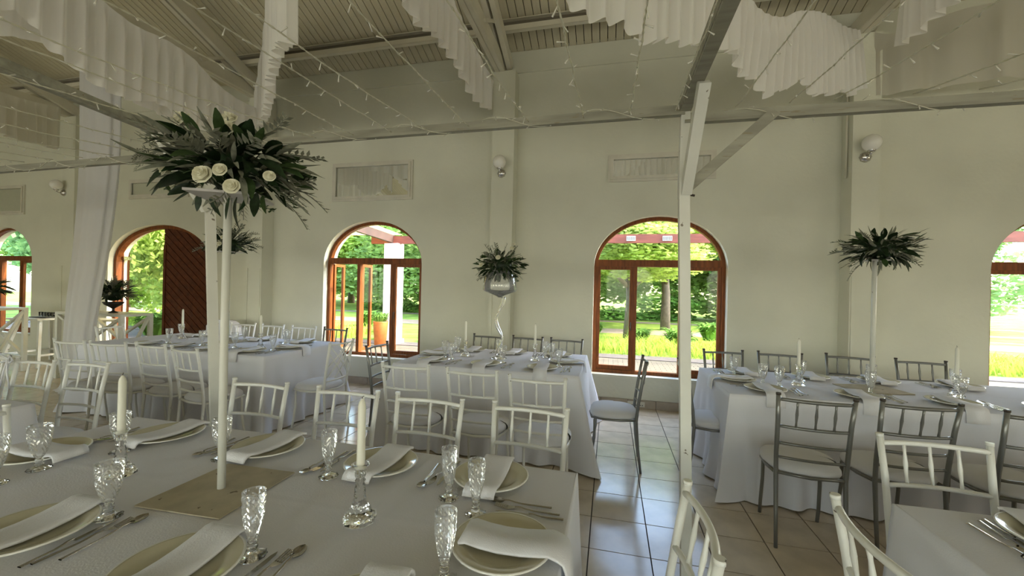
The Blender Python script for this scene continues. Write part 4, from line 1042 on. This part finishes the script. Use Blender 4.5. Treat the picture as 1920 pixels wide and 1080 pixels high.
rr_ = thing('roof_sheet', 'yellow translucent roof sheet of the veranda outside', 'roof sheet', (-5.5,WY+WT,3.08))
MB().add([(0,.3,0),(-3.9,.3,0),(-3.9,4.3,-.22),(0,4.3,-.22)], [(0,1,2,3)]).build('sheet', M['yellow'], rr_)
for k in range(3): MB().bar((-1.3*k-.6,.3,.03),(-1.3*k-.6,4.3,-.19),.05,.06).build('batten', M['brown'], rr_)
t = thing('terracotta_planter', 'orange terracotta planter with leafy plant beside the white pillar', 'planter', (-5.55,9.15,-.035))
MB().lathe([(.0005,0),(.14,0),(.18,.6),(.19,.62),(.17,.62),(.155,.55),(.0005,.55)], 20).build('pot', M['terra'], t)
def clump(n, r, h, seed, w=.02):
    rr = random.Random(seed); mb = MB()
    for i in range(n):
        a = rr.uniform(0,2*pi); l = h*rr.uniform(.6,1.15); b = Vector((cos(a),sin(a),0)); s = b.cross(Vector((0,0,1)))*w; p = b*r*rr.uniform(0,.4)
        q1 = p+b*r*.35+Vector((0,0,l*.75)); q2 = p+b*r*rr.uniform(.7,1.1)+Vector((0,0,l*rr.uniform(.5,.9)))
        mb.add([p-s,p+s,q1+s,q1-s,q2], [(0,1,2,3),(3,2,4)], True)
    return mb
clump(60,.28,.32,1,.02).build('plant', M['shrub'], t, (0,0,.56))
def cloud(n, size, leaf, seed, sc=(1,1,1), lumps=9):
    rr = random.Random(seed); mb = MB(); C = [Vector((rr.uniform(-1,1)*.6, rr.uniform(-1,1)*.6, rr.uniform(-1,1)*.55)) for _ in range(lumps)]
    Rr = [rr.uniform(.32,.55) for _ in C]
    for i in range(n):
        k = rr.randrange(lumps); d = Vector((rr.gauss(0,1),rr.gauss(0,1),rr.gauss(0,1))).normalized(); p = C[k]+d*Rr[k]*rr.uniform(.65,1.05)
        p = Vector((p.x*sc[0],p.y*sc[1],p.z*sc[2]))*size
        a = Vector((rr.gauss(0,1),rr.gauss(0,1),rr.gauss(0,1))).normalized()*leaf*rr.uniform(.6,1.3); b = a.cross(Vector((rr.gauss(0,1),rr.gauss(0,1),rr.gauss(0,1)))).normalized()*leaf*.6
        mb.add([p-a, p+b, p+a, p-b], [(0,1,2,3)], False)
    return mb
CLD = {m: [cloud(24000, 1, .032, 5+k).mesh('foliage', M[m]) for k in range(2)] for m in ('tree1','tree2','tree3')}
def tree(x, y, r, zc, m, k, label, rz=1.0, trunk=.16, th=None):
    top = 1.45+.235*y; bot = 1.9 if y < 18.6 else .3
    if y > 13: zc = (top+bot)/2; rz = (top-bot)/2/(r*.98)
    t = thing('garden_tree', label, 'tree', (x,y,-.06), k*1.3)
    MB().tube([(0,0,0),(.05,0,zc*.4),(-.05,.1,zc*.8),(.1,0,zc)], [trunk,trunk*.8,trunk*.6,trunk*.4], 8).tube([(0,0,zc*.45),(r*.3,.2,zc*.8),(r*.5,.2,zc*.95)], [trunk*.5,trunk*.35,trunk*.2], 6).tube([(0,0,zc*.5),(-r*.35,-.2,zc*.85),(-r*.5,0,zc)], [trunk*.5,trunk*.35,trunk*.2], 6).build('trunk', M['bark'], t)
    o = put('foliage', CLD[m][k % 2], t, (0,0,zc), k*.9, kind='stuff'); o.scale = (r,r,r*rz)
TR = [(.6,13.9,3.4,4.0,'tree1',0,'bright oak just outside the middle window, crown low',.75,.16),
 (2.2,17.5,4.2,4.6,'tree1',1,'bright spreading tree right of the oak outside',.8,.2),
 (-1.6,18.5,4.0,4.4,'tree2',2,'mid green tree left of the oak outside',.85,.2),
 (-6,22,5,4.6,'tree1',3,'bright tree behind the white pillar',.85,.25),
 (-10.5,24,5.5,5.0,'tree2',4,'mid green tree left of the white pillar, far back',.9,.25),
 (-15.5,26,6,5.0,'tree1',5,'bright rounded tree far back beyond the open-sash window',.85,.25),
 (3.5,27,7,5.2,'tree2',6,'large tree far back behind the middle window',.85,.3),
 (8.5,24,5,3.6,'tree3',7,'cool green tree seen in the right window',.85,.25),
 (14,26,6,3.2,'tree3',8,'low cool green tree beyond the fence at right',.75,.25),
 (-4,32,8,6,'tree3',9,'tall cool green tree at the back of the garden',.8,.3),
 (-21,30,8,6,'tree2',10,'tall tree at the back left of the garden',.9,.3),
 (-12.0,10.2,2.7,2.4,'tree1',11,'feathery bright tree right outside the wooden door',.95,.12),
 (-15.5,11.5,3.0,3.1,'tree1',12,'feathery tree left of the door tree',1.0,.12),
 (-20,13,3.6,3.2,'tree3',13,'cool green tree seen in the leftmost window',1.0,.14),
 (-26,17,5,4,'tree2',14,'green tree at the far left of the garden',.9,.2)]
for a in TR: tree(*a[:7], rz=a[7], trunk=a[8])
SHR = [clump(150,.42,.5,k,.03).mesh('leaves', M['shrub']) for k in (2,3)]
SHB = [cloud(1400,1,.10,30+k,lumps=6).mesh('leaves', M['shrub']) for k in (0,1)]
sh = [(-.5,14.2,1.0,0,'left of the oak trunk'),(.9,12.6,1.0,1,'in front of the oak'),(1.9,12.3,1.2,0,'right of the oak'),(3.2,14.4,1.3,1,'beyond the path, right side'),(-1.8,17.6,1.2,0,'beyond the path, far left'),(4.6,12.5,1.1,1,'right of the middle window'),(5.2,15,1.4,0,'further back right'),(-8.8,13.8,1.3,1,'on the lawn left of the pillar'),(-4.9,13.2,1.1,0,'on the lawn right of the pillar'),(-4.6,10.5,.9,1,'spiky one beside the pillar base'),(-6.2,10.4,.9,0,'spiky one left of the planter'),(-9.6,8.9,1.5,1,'outside the door threshold, right'),(-10.8,8.6,1.6,0,'outside the door threshold, left'),(-12.4,8.8,1.5,1,'outside the door further left'),(-8.6,10.4,1.3,0,'beyond the patio outside the door')]
for x, y, s, k, lb in sh:
    o = put('strappy_shrub', SHR[k], None, (x,y,-.06), x, 'strappy green shrub outside, %s' % lb, 'shrub', 'strappy garden shrubs'); o.scale = (s,s,s)
for i, (x, y, s) in enumerate(((-3,23.2,1.3),(.5,23,1.2),(3.4,23.4,1.5),(6.8,22,1.4),(-9,23,1.4),(-13,24,1.6),(10.5,21,1.5),(-6,24,1.3))):
    o = put('round_shrub', SHB[i % 2], None, (x,y,.35), x, 'rounded hedge shrub at the back of the lawn, %s from left' % ORD[sorted([-3,.5,3.4,6.8,-9,-13,10.5,-6]).index(x)], 'shrub', 'rounded hedge shrubs'); o.scale = (s*1.6,s,s*.62)
# long grass bank beyond the kerb
rr = random.Random(9); mb = MB()
for i in range(12000):
    x = rr.uniform(-3.2, 12) if i % 5 else rr.uniform(-20,-7); y = 10.1+rr.random()**.8*2.0; h = rr.uniform(.12,.36); a = rr.uniform(0,2*pi); b = Vector((cos(a),sin(a),0)); w = Vector((-b.y,b.x,0))*.012; p = Vector((x,y,-.06))
    q = p+b*h*.25+Vector((0,0,h*.7)); e = p+b*h*.7+Vector((0,0,h)); mb.add([p-w,p+w,q+w*.8,q-w*.8,e], [(0,1,2,3),(3,2,4)], True)
mb.build('long_grass', M['grassl'], label='bank of long yellow-green grass beyond the patio kerb', cat='grass', kind='stuff')
# fence seen in the right window
t = thing('wire_fence', 'wire fence with pale posts in the right window', 'fence', (7.0,14.0,-.06))
for k in range(7): MB().tube([(k*2.2,0,0),(k*2.2,0,1.7)], .05, 8).build('fence_post', M['fence'], t)
for z in (.35,.7,1.05,1.4): MB().tube([(0,0,z),(13.2,0,z)], .008, 4).build('wire', M['fence'], t)
